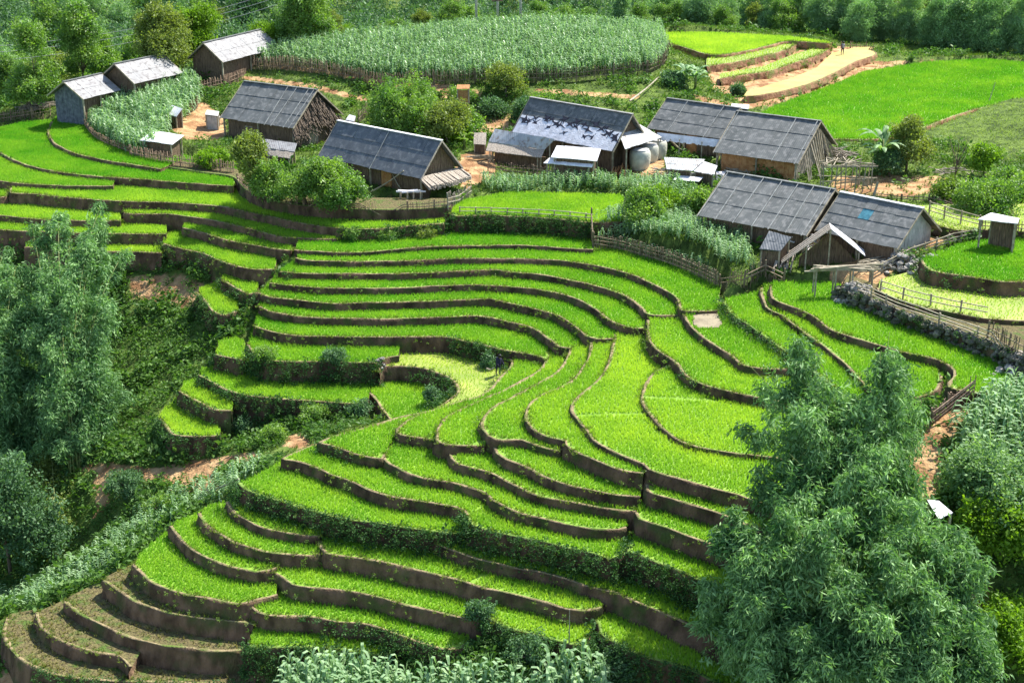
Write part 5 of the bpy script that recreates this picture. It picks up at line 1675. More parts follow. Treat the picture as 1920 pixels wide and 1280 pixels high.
        pd.build('dark_rags', M['tar'], roofo)
    return t


house('farmhouse', 'farthest pale-roofed house, half hidden by the end of the hilltop fence', 'house', (418, 118), (525, 90), (386, 81), (491, 57), 2.9, 1.9, 'rooflight', nx_=9, ny_=2, cw=(2.4, 4.2))
house('farmhouse', 'pale-roofed house in the middle of the three on the left, roof in wide strips', 'house', (252, 158), (343, 138), (215, 124), (305, 100), 1.9, 1.9, 'rooflight', nx_=6, ny_=2, cw=(2.4, 4.2))
house('farmhouse', 'lowest of the three pale-roofed houses on the left, with a blue-grey gable wall', 'house', (156, 187), (226, 170), (124, 155), (198, 140), 1.1, 1.9, 'rooflight', gable='slate', nx_=4, ny_=2, cw=(2.4, 4.2))
house('farmhouse', 'grey-roofed farmhouse with a shaggy thatched gable and a plank door', 'house', (413, 222), (550, 241), (460, 152), (593, 172), .7, 1.7, 'roof', gable='thatch', nx_=8, battens=[.62, .74, .90, .97], door=('side', -.1, 1.3), window=True)
house('farmhouse', 'charcoal-roofed farmhouse left of centre with plank awning on its right gable', 'house', (597, 294), (790, 336), (630, 231), (832, 262), .0, 1.5, 'roofdark', nx_=9, battens=[.52], ridge='white', awning=True, door=('front', .3, 1.2))
house('farmhouse', 'grey-roofed farmhouse with torn white sheets and dark rags along its eave', 'house', (960, 249), (1150, 285), (1007, 186), (1174, 214), .4, 1.7, 'roof', nx_=9, patches=True, ridge='rooflight')
house('farmhouse', 'grey-roofed farmhouse behind the cement jars, pale cloth hanging along its eave', 'house', (1214, 241), (1350, 262), (1246, 185), (1392, 205), .7, 1.8, 'roof', walls='plank', nx_=6, battens=[.3, .8], door=('front', .2, 1.1))
house('farmhouse', 'grey-roofed farmhouse with orange board wall and a leaning pole gable', 'house', (1338, 286), (1497, 308), (1386, 208), (1535, 231), .4, 1.6, 'roof', walls='orange', nx_=7, battens=[.03, .72, .97], gable='plankpale', door=('front', .6, 1.0))
house('farmhouse', 'long grey-roofed farmhouse with light battens, nearest the maize patch', 'house', (1308, 405), (1512, 443), (1360, 325), (1568, 356), -.4, 1.5, 'roof', nx_=8, battens=[.02, .18, .36, .53, .68, .82, .97])
house('farmhouse', 'grey-roofed farmhouse with a blue skylight sheet, joined to the long roof', 'house', (1529, 433), (1683, 467), (1572, 363), (1735, 391), -.2, 1.5, 'roof', nx_=8, ny_=4, gable='concrete', ridge='white', skylight={(3, 2)})


# ---- sheds: a tilted roof on posts, traced by its four roof corners
def shed(name, label, cat, q, zs, mroof, zg=None, wallm='plank', nx_=5, ny_=2, wall_h=None, post=True, walls=(0, 1, 2, 3), th=.05, group=None):
    """q: roof corners front-left, front-right, back-right, back-left as picture points; zs: their levels"""
    c = [P(x, y, z) for (x, y), z in zip(q, zs)]
    mid = sum(c) / 4
    g = float(hgt(mid[0], mid[1])) if zg is None else zg
    t = thing(name, label, cat, (mid[0], mid[1], g), 0, group)
    o = np.array([mid[0], mid[1], g])
    c = [k - o for k in c]
    mb = MB()
    for i in range(nx_):
        for j in range(ny_):
            def pt(s, r_):
                f = c[0] * (1 - s) + c[1] * s
                b_ = c[3] * (1 - s) + c[2] * s
                return f * (1 - r_) + b_ * r_
            s0, s1 = max(0, i / nx_ - .01), (i + 1) / nx_
            r0, r1 = max(0, j / ny_ - .02), (j + 1) / ny_
            lift = np.array([0, 0, random.uniform(0, .03) + (.02 if i % 2 else 0)])
            v = [pt(s0, r0) + lift, pt(s1, r0) + lift, pt(s1, r1) + lift * .5, pt(s0, r1) + lift * .5]
            up = np.array([0, 0, th])
            mb.add([tuple(p_) for p_ in v] + [tuple(p_ + up) for p_ in v], [(3, 2, 1, 0), (4, 5, 6, 7), (0, 1, 5, 4), (1, 2, 6, 5), (2, 3, 7, 6), (3, 0, 4, 7)])
    mb.build('roof', M[mroof], t)
    cen = sum(c) / 4
    ins = [cen + (k - cen) * np.array([.86, .86, 1]) for k in c]
    if post:
        for k in ins:
            pm = MB()
            pm.bar((k[0], k[1], -.5), (k[0], k[1], k[2] - .02), .11)
            pm.build('post', M['pole'], t)
    if walls:
        ins2 = [cen + (k - cen) * np.array([.80, .80, 1]) for k in c]
        for e in walls:
            a_, b_ = ins2[e], ins2[(e + 1) % 4]
            wh = wall_h
            wm = MB()
            board_wall(wm, a_[:2], b_[:2], -.5, (lambda s, a_=a_, b_=b_: (a_[2] * (1 - s) + b_[2] * s - .06)) if wh is None else (lambda s: wh), .2)
            wm.build('wall', M[wallm], t)
    return t


shed('lean_to', 'hipped pale-green lean-to roof joined to the right end of the patched roof', 'lean-to', [(1172, 281), (1241, 259), (1200, 235), (1156, 240)], [2.5, 2.5, 3.6, 3.7], 'rooftin', nx_=6, wallm='plank', walls=(3,))
shed('livestock_shed', 'corrugated tin shed with a dark plank apron, left of the patched roof', 'shed', [(916, 267), (1021, 281), (1040, 262), (928, 243)], [1.9, 1.9, 2.9, 2.9], 'rooftin', nx_=7, ny_=1, walls=(0, 1, 2, 3), wall_h=1.1)
shed('plank_awning', 'dark plank awning sloping down in front of the corrugated tin shed', 'awning', [(911, 284), (1015, 297), (1021, 282), (916, 268)], [1.3, 1.3, 1.85, 1.85], 'plankpale', nx_=12, ny_=1, walls=None)
shed('open_shed', 'open shed roofed with bright white sheets, in front of the patched roof', 'shed', [(1033, 296), (1119, 303), (1127, 280), (1044, 274)], [1.9, 1.9, 2.5, 2.5], 'white', nx_=5, wallm='plank', walls=(0, 1, 2))
shed('sheet_awning', 'narrow ragged pale awning at the foot of the white-roofed open shed', 'awning', [(1019, 307), (1110, 315), (1114, 304), (1030, 297)], [1.35, 1.35, 1.7, 1.7], 'white', nx_=9, ny_=1, walls=None)
shed('pen', 'tiny pen with a pale slatted roof between the charcoal roof and the tin shed', 'pen', [(888, 271), (911, 273), (912, 250), (889, 250)], [1.2, 1.2, 2.0, 2.0], 'plankpale', nx_=3, ny_=1)
shed('low_shed', 'low shed with corrugated tin roof beside the scrap heap, right of the jars', 'shed', [(1250, 318), (1298, 322), (1322, 300), (1245, 296)], [1.2, 1.2, 1.7, 1.7], 'rooftin', nx_=6, walls=(0,))
shed('low_shed', 'ragged low shed of broken white boards next to the tin one', 'shed', [(1300, 322), (1338, 328), (1345, 312), (1318, 303)], [1.1, 1.1, 1.5, 1.5], 'white', nx_=4, walls=(0,))
shed('lean_to', 'low lean-to with striped grey and white sheets below the thatched gable', 'lean-to', [(484, 277), (552, 286), (557, 270), (466, 258)], [1.4, 1.4, 1.9, 1.9], 'rooflight', nx_=8, ny_=1, walls=(0, 1, 2, 3), wallm='plank')
shed('plank_awning', 'grey board awning hanging from the front edge of the striped lean-to', 'awning', [(500, 292), (545, 299), (551, 287), (490, 279)], [.9, .9, 1.35, 1.35], 'plankpale', nx_=7, ny_=1, walls=None)
shed('flat_shed', 'low shed with a flat white roof at the edge of the maize on the left', 'shed', [(262, 264), (323, 272), (345, 255), (287, 246)], [1.5, 1.5, 1.8, 1.8], 'white', nx_=3, ny_=1, walls=(0, 1))
shed('hen_hut', 'little raised hut with a pale roof standing at the fence by the yard', 'hut', [(314, 216), (331, 220), (342, 205), (322, 198)], [1.9, 1.9, 2.6, 2.6], 'white', nx_=2, ny_=1, walls=(0, 1, 2, 3), wallm='plank')
shed('byre', 'small open byre with thin pale roof at the right edge of the bright paddy', 'byre', [(1834, 412), (1908, 421), (1911, 411), (1858, 400)], [3.1, 3.1, 3.3, 3.3], 'white', nx_=4, ny_=1, walls=(1, 2), wallm='plank')
shed('tumbledown_shed', 'dark sagging shed roof below the long grey roof, rags on its corner', 'shed', [(1424, 468), (1463, 472), (1484, 446), (1442, 434)], [.5, .6, 1.4, 1.4], 'roofdark', nx_=4, walls=(0, 1))
shed('animal_pen', 'rust-coloured open pen standing under the long hilltop fence', 'pen', [(856, 168), (880, 168), (881, 160), (857, 160)], [4.2, 4.2, 4.5, 4.5], 'orange', nx_=2, ny_=1, walls=(0, 1), wallm='orange')
shed('small_roof', 'small white roof peeping above the ridge of the right-hand orange-walled house', 'roof', [(1370, 203), (1403, 206), (1405, 198), (1372, 195)], [2.6, 2.6, 2.9, 2.9], 'white', nx_=2, ny_=1, walls=(0, 1, 2, 3))
shed('wash_hut', 'squat pale hut with a flat lid in the yard left of the thatched-gable house', 'hut', [(384, 216), (409, 219), (411, 210), (388, 207)], [1.9, 1.9, 2.0, 2.0], 'concrete', nx_=1, ny_=1, wallm='concrete')
shed('low_shed', 'small white lid roof behind the ridge of the charcoal-roofed house', 'shed', [(648, 226), (664, 229), (667, 219), (655, 216)], [1.5, 1.5, 1.9, 1.9], 'white', nx_=1, ny_=1)
shed('roadside_roof', 'white sheet roof peeping out of the trees below the red path on the right', 'shed', [(1760, 975), (1786, 962), (1760, 940), (1738, 938)], [-1.9, -1.9, -1.5, -1.5], 'white', nx_=3, ny_=1, walls=None)

# the little A-shaped shelter in front of the joined roofs
g = at(1552, 506)
t = thing('gabled_shelter', 'A-shaped shelter with one bright white slope and one of grey boards', 'shelter', g, -.12)


def slope(nm, a0, a1, dep, m_, n_, th=.05):
    """boards laid from the ridge a0 down to the eave a1, the slope running back by dep"""
    mb = MB()
    for k in range(n_):
        s0, s1 = dep * k / n_, dep * (k + 1) / n_ - .02
        j = .025 * (k % 2)
        e_ = random.uniform(0, .12)
        v = [(a0[0], s0, a0[1] + j), (a0[0], s1, a0[1] + j), (a1[0] + (e_ if a1[0] > 0 else -e_), s1, a1[1] + j), (a1[0] + (e_ if a1[0] > 0 else -e_), s0, a1[1] + j)]
        mb.add(v + [(x, y, z + th) for x, y, z in v], [(3, 2, 1, 0), (4, 5, 6, 7), (0, 1, 5, 4), (1, 2, 6, 5), (2, 3, 7, 6), (3, 0, 4, 7)])
    mb.build(nm, M[m_], t)


slope('board_slope', (0, 3.0), (-3.2, .35), 1.5, 'plankpale', 7)
slope('white_slope', (0, 3.0), (2.5, 1.1), 1.5, 'white', 4)
for x_, y_, h_ in ((0, .1, 2.95), (0, 1.35, 2.95), (-1.6, .1, 1.6), (2.1, .1, 1.35), (2.1, 1.35, 1.35)):
    mb = MB()
    mb.bar((x_, y_, -.4), (x_, y_, h_), .1)
    mb.build('post', M['pole'], t)
mb = MB()
board_wall(mb, (-2.0, 1.1), (2.0, 1.1), -.4, lambda s: .5 + 1.9 * (1 - abs(2 * s - 1)))
mb.build('wall', M['plank'], t)

# pale cloth sagging along an eave
a_, b_ = P(1232, 254, 2.6), P(1352, 268, 2.5)
t = thing('hanging_cloth', 'ragged pale sheeting hung along the eave behind the cement jars', 'cloth', tuple(a_))
mb = MB()
n_ = 22
for k in range(n_):
    s0, s1 = k / n_, (k + 1) / n_
    p0, p1 = (b_ - a_) * s0, (b_ - a_) * s1
    j0, j1 = random.uniform(-.08, .08), random.uniform(-.08, .08)
    fr = np.array([0, -.35, -.34])
    v = [p0 + [0, 0, .25], p1 + [0, 0, .25], p1 + fr + [0, 0, j1], p0 + fr + [0, 0, j0]]
    up = np.array([0, 0, .03])
    mb.add([tuple(p_) for p_ in v] + [tuple(p_ + up) for p_ in v], [(3, 2, 1, 0), (4, 5, 6, 7), (0, 1, 5, 4), (1, 2, 6, 5), (2, 3, 7, 6), (3, 0, 4, 7)])
mb.build('sheet', M['white'], t)
mb = MB()
for s in (.05, .35, .7, 1):
    q = (b_ - a_) * s
    mb.bar((q[0], q[1] - .3, -2.3), (q[0], q[1] - .3, -.1), .08)
mb.build('posts', M['pole'], t)


# ---- cement water jars
def jar(px, py, label, r, h):
    p = at(px, py)
    t = thing('water_jar', label, 'water jar', p, 0, 'cement water jars')
    mb = MB()
    mb.lathe((0, 0, 0), [(r * .78, -.1), (r * .92, .15 * h), (r, .45 * h), (r, .72 * h), (r * .93, .88 * h), (r * .80, .96 * h)], 24)
    mb.build('body', M['tank'], t, True)
    mb = MB()
    mb.lathe((0, 0, .955 * h), [(r * .84, 0), (r * .84, .05), (r * .5, .09), (.05, .11)], 24)
    mb.build('lid', M['concrete'], t, True)


jar(1199, 316, 'cement water jar standing nearest the front of the three', .98, 1.75)
jar(1216, 303, 'middle cement water jar, half hidden between the other two', .90, 1.65)
jar(1230, 296, 'cement water jar at the back right of the three', .98, 1.75)


# ------------------------------------------------------------------ fences
def fence(label, pts, h=1.2, m='picket', s=.15, rails=2, w=.105, tilt=.05, cat='fence', name='picket_fence', posts=2.2, jit=.18, zoff=0.0):
    W3 = [at(x, y) for x, y in pts]
    c = catmull([p[:2] for p in W3], .4)
    c = np.array(c)
    L = np.r_[0, np.cumsum(np.linalg.norm(np.diff(c, axis=0), axis=1))]
    o = W3[0]
    t = thing(name, label, cat, o)

    def pos(s_):
        x = np.interp(s_, L, c[:, 0])
        y = np.interp(s_, L, c[:, 1])
        return x, y, float(hgt(x, y)) + zoff
    if s:
        mb = MB()
        q = 0
        while q < L[-1]:
            x, y, z = pos(q)
            hh = h * random.uniform(1 - jit, 1 + jit * .5)
            x, y, z = x - o[0], y - o[1], z - o[2]
            mb.bar((x, y, z - .25), (x + random.gauss(0, tilt) * h, y + random.gauss(0, tilt) * h, z + hh), w * random.uniform(.7, 1.25), .03)
            q += s * random.uniform(.75, 1.3)
        mb.build('pickets', M[m], t)
    for k in range(rails):
        mb = MB()
        fr = (k + 1) / (rails + (1 if s else .15))
        st_ = np.linspace(0, L[-1], max(2, int(L[-1] / 1.6)))
        pr_ = None
        for q in st_:
            x, y, z = pos(q)
            pp = (x - o[0], y - o[1] - .05, z - o[2] + h * fr + random.uniform(-.05, .05))
            if pr_: mb.bar(pr_, pp, .06, .06)
            pr_ = pp
        mb.build('rail', M['pole' if not s else m], t)
    if posts:
        for q in np.arange(0, L[-1] + .1, posts):
            mb = MB()
            x, y, z = pos(q)
            mb.bar((x - o[0], y - o[1] + .04, z - o[2] - .3), (x - o[0] + random.gauss(0, .03), y - o[1] + .04, z - o[2] + h * 1.05), .10)
            mb.build('post', M['pole' if not s else m], t)
    return t


fence('long brown picket fence running round the foot of the hilltop maize', [(466, 128), (535, 131), (600, 140), (680, 157), (760, 163), (850, 159), (960, 156), (1040, 156), (1150, 148), (1215, 140)], 1.5, 'picket', .11, w=.15)
fence('pale stretch of picket fence turning up at the right end of the hilltop maize', [(1215, 140), (1240, 128), (1250, 112), (1254, 96)], 1.35, 'picket', .14)
fence('short brown picket fence before the farthest pale-roofed house', [(368, 176), (410, 166), (458, 148)], 1.2, 'picketdark', .14)
fence('short picket fence between the yard and the maize on the left', [(336, 228), (352, 215), (368, 205), (372, 192)], 1.1, 'picket', .14)
fence('dark picket fence left of the lowest pale-roofed house', [(-20, 232), (20, 226), (60, 222), (98, 220)], 1.1, 'picketdark', .14)
fence('curving brown picket fence below the maize on the left', [(152, 215), (158, 235), (176, 258), (205, 274), (242, 288)], .8, 'picketdark', .15)
fence('dark picket fence along the front edge of the left yards', [(244, 292), (300, 304), (360, 314), (440, 324)], 1.0, 'picketdark', .13)
fence('low dark fence below the round bushy trees', [(446, 345), (478, 376), (530, 388), (600, 396), (690, 398), (770, 400), (838, 400)], .7, 'picketdark', .15)
fence('short whitish picket fence at the left corner of the small green paddy', [(840, 397), (852, 388), (868, 378), (884, 366)], 1.15, 'plankpale', .16, w=.11)
fence('low rail fence along the front of the small green paddy', [(862, 401), (960, 403), (1050, 408), (1112, 414)], .55, 'pole', 0, 2, posts=1.3, name='rail_fence')
fence('curving grey wattle fence below the maize patch', [(1112, 468), (1150, 470), (1200, 482), (1250, 497), (1300, 517), (1346, 540)], 1.2, 'picket', .09, 3)
fence('upright stub of fence at the left corner of the maize patch', [(1108, 442), (1110, 456), (1112, 468)], 1.2, 'picket', .12)
fence('grey picket fence above the narrow right-hand paddies', [(1348, 540), (1390, 540), (1430, 532), (1470, 530)], 1.0, 'picket', .12)
fence('rail fence on the stone path along the big right-hand paddy', [(1605, 548), (1690, 583), (1770, 612), (1850, 642), (1935, 688)], .75, 'pole', 0, 3, posts=1.5, name='rail_fence')
fence('thin wire-like rail fence round the yellow-green paddy on the right', [(1650, 548), (1700, 564), (1770, 580), (1850, 596)], .8, 'pole', 0, 2, posts=2.0, name='rail_fence')
fence('pale bamboo rail fence beside the path to the skylight roof', [(1632, 530), (1665, 508), (1700, 488), (1760, 466), (1830, 450)], .85, 'pole', 0, 3, posts=1.2, name='rail_fence')
fence('rail fence behind the skylight roof, round the far yellow-green paddy', [(1742, 402), (1790, 418), (1838, 430)], 1.0, 'pole', 0, 3, posts=1.6, name='rail_fence')
fence('dark picket fence in front of the small byre', [(1836, 446), (1870, 442), (1905, 440), (1950, 444)], .9, 'picket', .16)
fence('dark lattice fence at the top of the red path on the right', [(1745, 800), (1765, 782), (1790, 765), (1825, 745)], 1.1, 'picketdark', .2, 4)
fence('grey plank fence at the right edge beside the path', [(1850, 648), (1880, 662), (1905, 680), (1935, 700)], 1.3, 'picket', .12)
fence('row of short posts round the far mud paddy on the hilltop', [(1560, 92), (1600, 90), (1640, 94)], .8, 'picketdark', .5, 1)
fence('dark board fence in front of the two white-roofed sheds', [(915, 322), (980, 330), (1050, 336), (1115, 338)], 1.0, 'picketdark', .14)
fence('slanting pole fence behind the ridge of the charcoal roof', [(672, 232), (684, 222), (694, 208)], 1.3, 'picket', .2)
fence('rough stake fence along the bank behind the skylight roof', [(1640, 372), (1700, 378), (1760, 382), (1830, 388)], .6, 'picket', .45, 2)


# ------------------------------------------------------------------ stone wall, rocks, timber
def rock_mb(mb, c, r, g_):
    n_ = 8
    V__ = []
    for a_ in range(4):
        th_ = pi * (a_ + .5) / 4
        for b__ in range(n_):
            ph = 2 * pi * b__ / n_
            k = r * g_.uniform(.72, 1.15)
            V__.append((c[0] + k * math.sin(th_) * cos(ph) * 1.2, c[1] + k * math.sin(th_) * sin(ph), c[2] + k * cos(th_) * .8))
    F__ = []
    for a_ in range(3):
        for b__ in range(n_):
            b2 = (b__ + 1) % n_
            F__.append((a_ * n_ + b__, (a_ + 1) * n_ + b__, (a_ + 1) * n_ + b2, a_ * n_ + b2))
    F__.append(tuple(range(n_)))
    F__.append(tuple(3 * n_ + q for q in reversed(range(n_))))
    mb.add(V__, F__)


g_ = random.Random(9)
tt = T['P1']
o = offset_dirs(tt['cw'], tt['ccw'])
mb = MB()
org = np.array([tt['cw'][0][0], tt['cw'][0][1], tt['z']])
for k in range(520):
    q = g_.randrange(len(tt['cw']))
    hh = g_.uniform(-.08, 1.1) ** 1.3 if g_.random() < .6 else g_.uniform(-.1, .25)
    hh = hh.real if isinstance(hh, complex) else hh
    p = tt['cw'][q] + o[q] * (.08 + .25 * max(hh, 0))
    rock_mb(mb, (p[0] - org[0] + g_.uniform(-.2, .2), p[1] - org[1] + g_.uniform(-.15, .15), -hh), g_.uniform(.10, .26), g_)
t = thing('stone_wall', 'dry stone retaining wall holding the path above the big right-hand paddy', 'stone wall', tuple(org))
mb.build('stones', M['mossrock'], t)


def pile(px, py, label, n_, sx_, sy_, r, seed=1, name='rock_heap', cat='rocks', m='rock', h=.5):
    g_ = random.Random(seed)
    p = at(px, py)
    t = thing(name, label, cat, p)
    mb = MB()
    for k in range(n_):
        x, y = g_.gauss(0, sx_ / 2), g_.gauss(0, sy_ / 2)
        z = float(hgt(p[0] + x, p[1] + y)) - p[2] + h * max(0, 1 - (x / sx_) ** 2 - (y / sy_) ** 2) * g_.random()
        rock_mb(mb, (x, y, z), r * g_.uniform(.5, 1.2), g_)
    mb.build('stones', M[m], t)


pile(1690, 497, 'heap of pale rocks between the skylight roof and the bright round paddy', 90, 2.0, 1.0, .26, 2, h=.9)
pile(1600, 545, 'jumble of pale stones at the top corner of the stone wall', 60, 1.2, .8, .24, 3)
pile(1905, 700, 'pale boulders at the right end of the stone wall', 40, 1.2, .8, .26, 4)
pile(1345, 335, 'scrap heap of broken pale boards and stones below the orange-walled house', 60, 1.6, .8, .2, 5, name='scrap_heap', cat='scrap heap', m='white')
pile(715, 688, 'small pale stones where the two paddies meet', 22, .3, .25, .16, 6, h=.3)


def sticks(px, py, label, n_, L_, spread, seed, name='timber_pile', cat='timber', m='pole', ang=None, h=.35, w=.08, zoff=0.0, up=0.0):
    g_ = random.Random(seed)
    p = at(px, py)
    t = thing(name, label, cat, p)
    mb = MB()
    for k in range(n_):
        a_ = g_.uniform(0, pi) if ang is None else ang + g_.gauss(0, .12)
        l_ = L_ * g_.uniform(.6, 1.1) / 2
        x, y, z = g_.uniform(-spread, spread), g_.uniform(-spread, spread) * .4, g_.uniform(.05, h) + zoff
        dz = g_.gauss(0, .06) + up * l_
        mb.bar((x - cos(a_) * l_, y - sin(a_) * l_, z - dz), (x + cos(a_) * l_, y + sin(a_) * l_, z + dz), w * g_.uniform(.6, 1.2), w)
    mb.build('poles', M[m], t)
    if zoff > .4:
        for sx_ in (-1, -.3, .3, 1):
            for sy_ in (-.3, .4):
                mb = MB()
                mb.bar((sx_ * L_ * .42, sy_, -1.3), (sx_ * L_ * .42, sy_, zoff + .1), .1)
                mb.build('leg', M['pole'], t)
    return t


sticks(1580, 532, 'rack of pale poles laid level on stilts at the foot of the A-shaped shelter', 22, 4.6, .5, 1, 'timber_rack', 'timber rack', 'pole', 0.05, .3, .09, 1.0)
sticks(1470, 505, 'bundle of whitish stakes leaning below the tumbledown shed', 16, 1.6, .7, 2, 'stake_bundle', 'stakes', 'plankpale', 1.2, .5, .1, .2, .5)
sticks(1650, 500, 'loose pale timber strewn on the path by the skylight roof', 26, 2.4, 1.2, 3, 'timber_pile', 'timber', 'pole', .5, .5)
sticks(1330, 335, 'jumble of broken pale boards under the ragged low shed', 34, 1.6, 1.6, 4, 'scrap_timber', 'timber', 'white', None, .5, .12)
sticks(1560, 300, 'grey brushwood heaped against the leaning pole gable', 60, 2.6, 1.6, 5, 'brushwood_heap', 'brushwood', 'plankpale', None, 1.0, .06)
sticks(70, 205, 'pale split logs stacked beside the lowest pale-roofed house', 40, 1.8, 1.6, 6, 'log_pile', 'logs', 'plankpale', .7, .8, .12)
sticks(1395, 322, 'scattered light sticks before the orange board wall', 24, 1.6, 1.8, 7, 'stick_litter', 'sticks', 'pole', None, .2, .06)
sticks(860, 330, 'broken orange boards beside the plank awning of the charcoal roof', 10, 1.6, .6, 8, 'board_pile', 'boards', 'orange', .8, .6, .12)
sticks(770, 372, 'pale bench-like stack of boards in front of the charcoal-roofed house', 8, 2.0, .3, 10, 'board_stack', 'boards', 'white', 0, .12, .12, .5)
sticks(1160, 330, 'orange-brown stakes stacked left of the cement jars', 22, 1.4, .7, 11, 'stake_bundle', 'stakes', 'orange', 1.3, .6, .08, .1, .4)

# the spindly pole frame behind the joined roofs
p = at(1590, 362)
t = thing('pole_frame', 'spindly frame of bare poles behind the joined grey roofs', 'frame', p)
mb = MB()
g_ = random.Random(12)
xs = [-2.2, -1.3, -.4, .4, 1.0, 1.8]
for x in xs:
    for y in (-.5, .9):
        mb.bar((x, y, -.6), (x + g_.gauss(0, .12), y, 2.4 + g_.uniform(-.2, .5)), .08)
mb.build('posts', M['pole'], t)
mb = MB()
for z in (1.2, 2.2, 2.4):
    for y in (-.5, .9): mb.bar((-2.5, y, z + g_.uniform(-.2, .2)), (2.2, y, z + g_.uniform(-.2, .2)), .07)
for k in range(12): mb.bar((g_.uniform(-2.6, 2), -.7, 2.4 + g_.uniform(-.1, .3)), (g_.uniform(-2.6, 2), 1.2, 2.5 + g_.uniform(-.1, .3)), .06)
mb.bar((-2.4, -.6, .2), (-.6, -.6, 2.1), .07)
mb.bar((1.9, -.6, .1), (.3, -.6, 2.0), .07)
mb.build('crossbars', M['pole'], t)


def pole(label, a_, b_, w=.09, name='bamboo_pole', cat='pole', m='pole'):
    a_, b_ = np.array(a_), np.array(b_)
    mb = MB()
    d = b_ - a_
    pts = [tuple(d * s + np.array([0, 0, -.12 * sin(pi * s)])) for s in np.linspace(0, 1, 8)]
    mb.tube(pts, [w * .6] * 4 + [w * .45] * 4, 6)
    o_ = mb.build(name, M[m])
    o_.location = tuple(a_)
    return tag(o_, label, cat)


pole('long pale bamboo pole slanting up the grass behind the patched roof', at(1180, 206, .9), at(1234, 156, .6), .16)
pole('pale pole propped against the front of the charcoal-roofed house', at(696, 368, .1), at(758, 366, 1.9), .12)
pole('short pale pole crossing the long one before the charcoal-roofed house', at(735, 352, 1.4), at(752, 362, .3), .10)
pole('left prop of the pair leaning under the eave behind the jars', P(1257, 262, 2.4), at(1285, 292, .3), .12)
pole('right prop of the pair leaning under the eave behind the jars', P(1277, 262, 2.4), at(1287, 292, .3), .12)
pole('thin bare stake standing in the lower paddy at the bottom', at(1067, 1212), at(1067, 1212, 2.0), .06)
pole('thin stake standing alone in the bright hilltop rice field', at(1853, 193), at(1862, 190, 2.0), .08)
pole('pale stump-like stake at the back corner of the skylight roof', at(1635, 376), at(1643, 372, 1.4), .22)
pole('little bamboo spout jutting over the head of the yellow paddy', P(912, 690, T['Y']['z'] + .7), P(926, 689, T['Y']['z'] + .75), .1, 'bamboo_spout', 'spout')
pole('slender pole lying across the bank above the lower paddies', at(380, 930, .3), at(450, 928, .5), .10)

# power poles and cables ---------------------------------------------------
tops = []
for px, lab in ((893, 'leftmost of the three power poles behind the hilltop maize'), (933, 'middle power pole behind the hilltop maize, with a low crossbar'), (976, 'rightmost of the three power poles behind the hilltop maize')):
    p = P(px, 52, 5.2)
    gz = float(hgt(p[0], p[1]))
    t = thing('power_pole', lab, 'power pole', (p[0], p[1], gz), 0, 'power poles')
    mb = MB()
    mb.tube([(0, 0, -1), (0, 0, 9.5)], [.17, .11], 8)
    mb.build('pole', M['concrete'], t, True)
    mb = MB()
    mb.bar((-.8, 0, 9), (.8, 0, 9), .12)
    if px == 933: mb.bar((-.7, -.12, gz * 0 + 2.6), (.7, -.12, 2.6), .14)
    mb.build('crossarm', M['plank'], t)
for k, (a_, b_) in enumerate([((-30, 88), (520, -16)), ((-30, 100), (530, -8)), ((-30, 116), (540, 2))]):
    A_, B_ = PY(*a_, 158), PY(*b_, 168)
    mb = MB()
    pts = [tuple((B_ - A_) * s + np.array([0, 0, -1.1 * 4 * s * (1 - s)])) for s in np.linspace(0, 1, 26)]
    mb.tube(pts, .018, 4)
    o_ = mb.build('power_cable', M['wire'])
    o_.location = tuple(A_)
    tag(o_, ['uppermost', 'middle', 'lowest'][k] + ' of three sagging cables crossing the trees at the top left', 'cable')


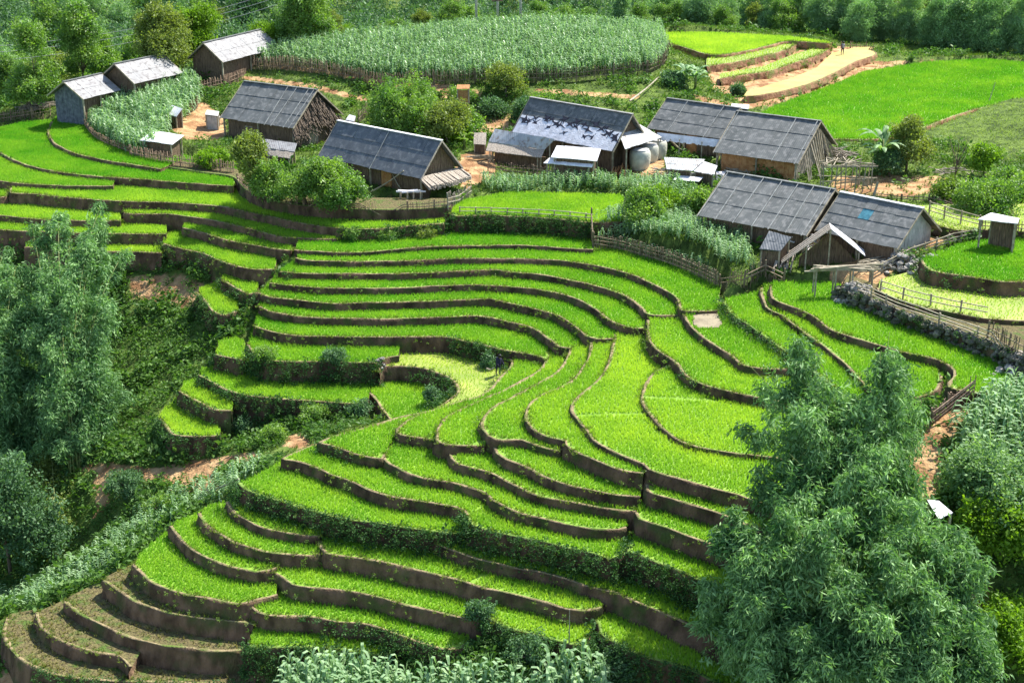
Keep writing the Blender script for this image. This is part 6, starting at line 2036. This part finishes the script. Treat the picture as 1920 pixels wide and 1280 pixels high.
# people -------------------------------------------------------------------
def person(p, label, rz, bend=0.2, arm=0.5, top='clothgrey', H=1.55):
    t = thing('person', label, 'person', p, rz)
    k = H / 1.7
    me = bpy.data.meshes.new('body')
    hip, ch, nk = (0, 0, .92), (0, -.10 * bend * 3, 1.32), (0, -.14 * bend * 3, 1.46)
    hd = (0, -.17 * bend * 3, 1.62)
    V__ = [hip, (0, -.05 * bend * 3, 1.12), ch, nk, hd, (.10, 0, .88), (.12, -.06, .48), (.12, -.02, .08), (.12, -.16, .04), (-.10, 0, .88), (-.13, .06, .48), (-.12, .10, .08), (-.12, -.04, .04),
           (.19, ch[1], 1.38), (.26, ch[1] - .12 * arm, 1.12), (.22, ch[1] - .42 * arm, .98), (-.19, ch[1], 1.38), (-.26, ch[1] - .1 * arm, 1.12), (-.22, ch[1] - .36 * arm, .94), (0, hd[1] - .01, 1.70)]
    E__ = [(0, 1), (1, 2), (2, 3), (3, 4), (0, 5), (5, 6), (6, 7), (7, 8), (0, 9), (9, 10), (10, 11), (11, 12), (2, 13), (13, 14), (14, 15), (2, 16), (16, 17), (17, 18), (4, 19)]
    me.from_pydata([(x * k, y * k, z * k) for x, y, z in V__], E__, [])
    o_ = bpy.data.objects.new('body', me)
    COL.objects.link(o_)
    o_.parent = t
    me.materials.append(M['cloth'])
    sk = o_.modifiers.new('skin', 'SKIN')
    rad = [.15, .14, .16, .055, .095, .10, .07, .05, .045, .10, .07, .05, .045, .07, .045, .035, .07, .045, .035, .08]
    for v_, r_ in zip(me.skin_vertices[0].data, rad): v_.radius = (r_ * k, r_ * k)
    me.skin_vertices[0].data[0].use_root = True
    ss = o_.modifiers.new('sub', 'SUBSURF')
    ss.levels = ss.render_levels = 1
    mb = MB()
    mb.lathe((0, hd[1] * k, 1.60 * k), [(.115, -.03), (.135, .04), (.125, .12), (.07, .175), (.01, .19)], 14)
    mb.build('hair', M['hair'], t, True)
    mb = MB()
    mb.lathe((0, -.05 * bend * 3 * k, .95 * k), [(.20, 0), (.19, .18), (.20, .35), (.17, .47), (.07, .52)], 14)
    mb.build('jacket', M[top], t, True)
    mb = MB()
    mb.lathe((0, (hd[1] - .035) * k, 1.60 * k), [(.02, -.10), (.075, -.06), (.088, .0), (.085, .07), (.04, .10)], 12)
    mb.build('face', M['skin'], t, True)


person(at(1579, 103), 'person in a grey top standing on bare earth by the yellow mud paddy', .4, .15, .5, 'clothgrey')
pp = P(934, 704, T['Y']['z'])
person((pp[0], pp[1] + .1, T['Y']['z']), 'person in dark clothes stooping in the shade at the head of the yellow paddy', .6, .45, .9, 'cloth', 1.5)

shed('roof_sheets', 'loose white sheets laid on the ground in front of the yard of the jars', 'sheets', [(1262, 338), (1310, 342), (1318, 334), (1270, 330)], [.5, .5, .7, .7], 'white', nx_=4, ny_=1, walls=None, post=False)
sticks(1250, 330, 'grey sticks and brush piled left of the corrugated low shed', 40, 1.4, 1.2, 21, 'brush_pile', 'brush', 'plankpale', None, .7, .06)
sticks(1500, 470, 'broken white laths hanging from the edge of the tumbledown shed', 18, 1.3, .9, 22, 'lath_pile', 'laths', 'white', None, 1.2, .07)
sticks(1690, 470, 'bundle of pale dry stalks leaning on the right gable of the skylight roof', 22, 1.8, .5, 23, 'stalk_bundle', 'stalks', 'plankpale', 1.2, .7, .07, .1, .8)
sticks(640, 262, 'dark sticks stacked between the thatched house and the charcoal roof', 24, 1.6, .8, 24, 'stick_pile', 'sticks', 'plank', .6, .7, .07)
sticks(905, 300, 'low rail and boards by the tiny slatted pen', 12, 2.2, .6, 25, 'rail_pile', 'rails', 'pole', .1, .5, .08)
sticks(1790, 325, 'fallen grey branches on the bank right of the banana plant', 18, 2.0, 1.6, 26, 'fallen_branches', 'branches', 'plankpale', None, .3, .06)
pile(1060, 322, 'grey stones and rubble under the eave of the open white shed', 26, 1.6, .4, .18, 27, name='rubble', m='mossrock')
pile(405, 225, 'handful of pale stones lying by the squat hut in the yard', 9, .5, .2, .3, 28)
for k, (px, py, lab, rr, hh) in enumerate([(398, 226, 'low stone trough standing in the orange yard beside the squat hut', .45, .5), (660, 236, 'dark barrel behind the ridge of the charcoal roof', .3, .8)]):
    p = at(px, py)
    mb = MB()
    mb.lathe((0, 0, 0), [(rr * .9, -.1), (rr, .1), (rr, hh * .8), (rr * .95, hh), (rr * .8, hh), (rr * .75, hh * .6), (.02, hh * .55)], 16)
    o_ = mb.build(['trough', 'barrel'][k], M[['concrete', 'plank'][k]], None, True)
    o_.location = tuple(p)
    tag(o_, lab, ['trough', 'barrel'][k])
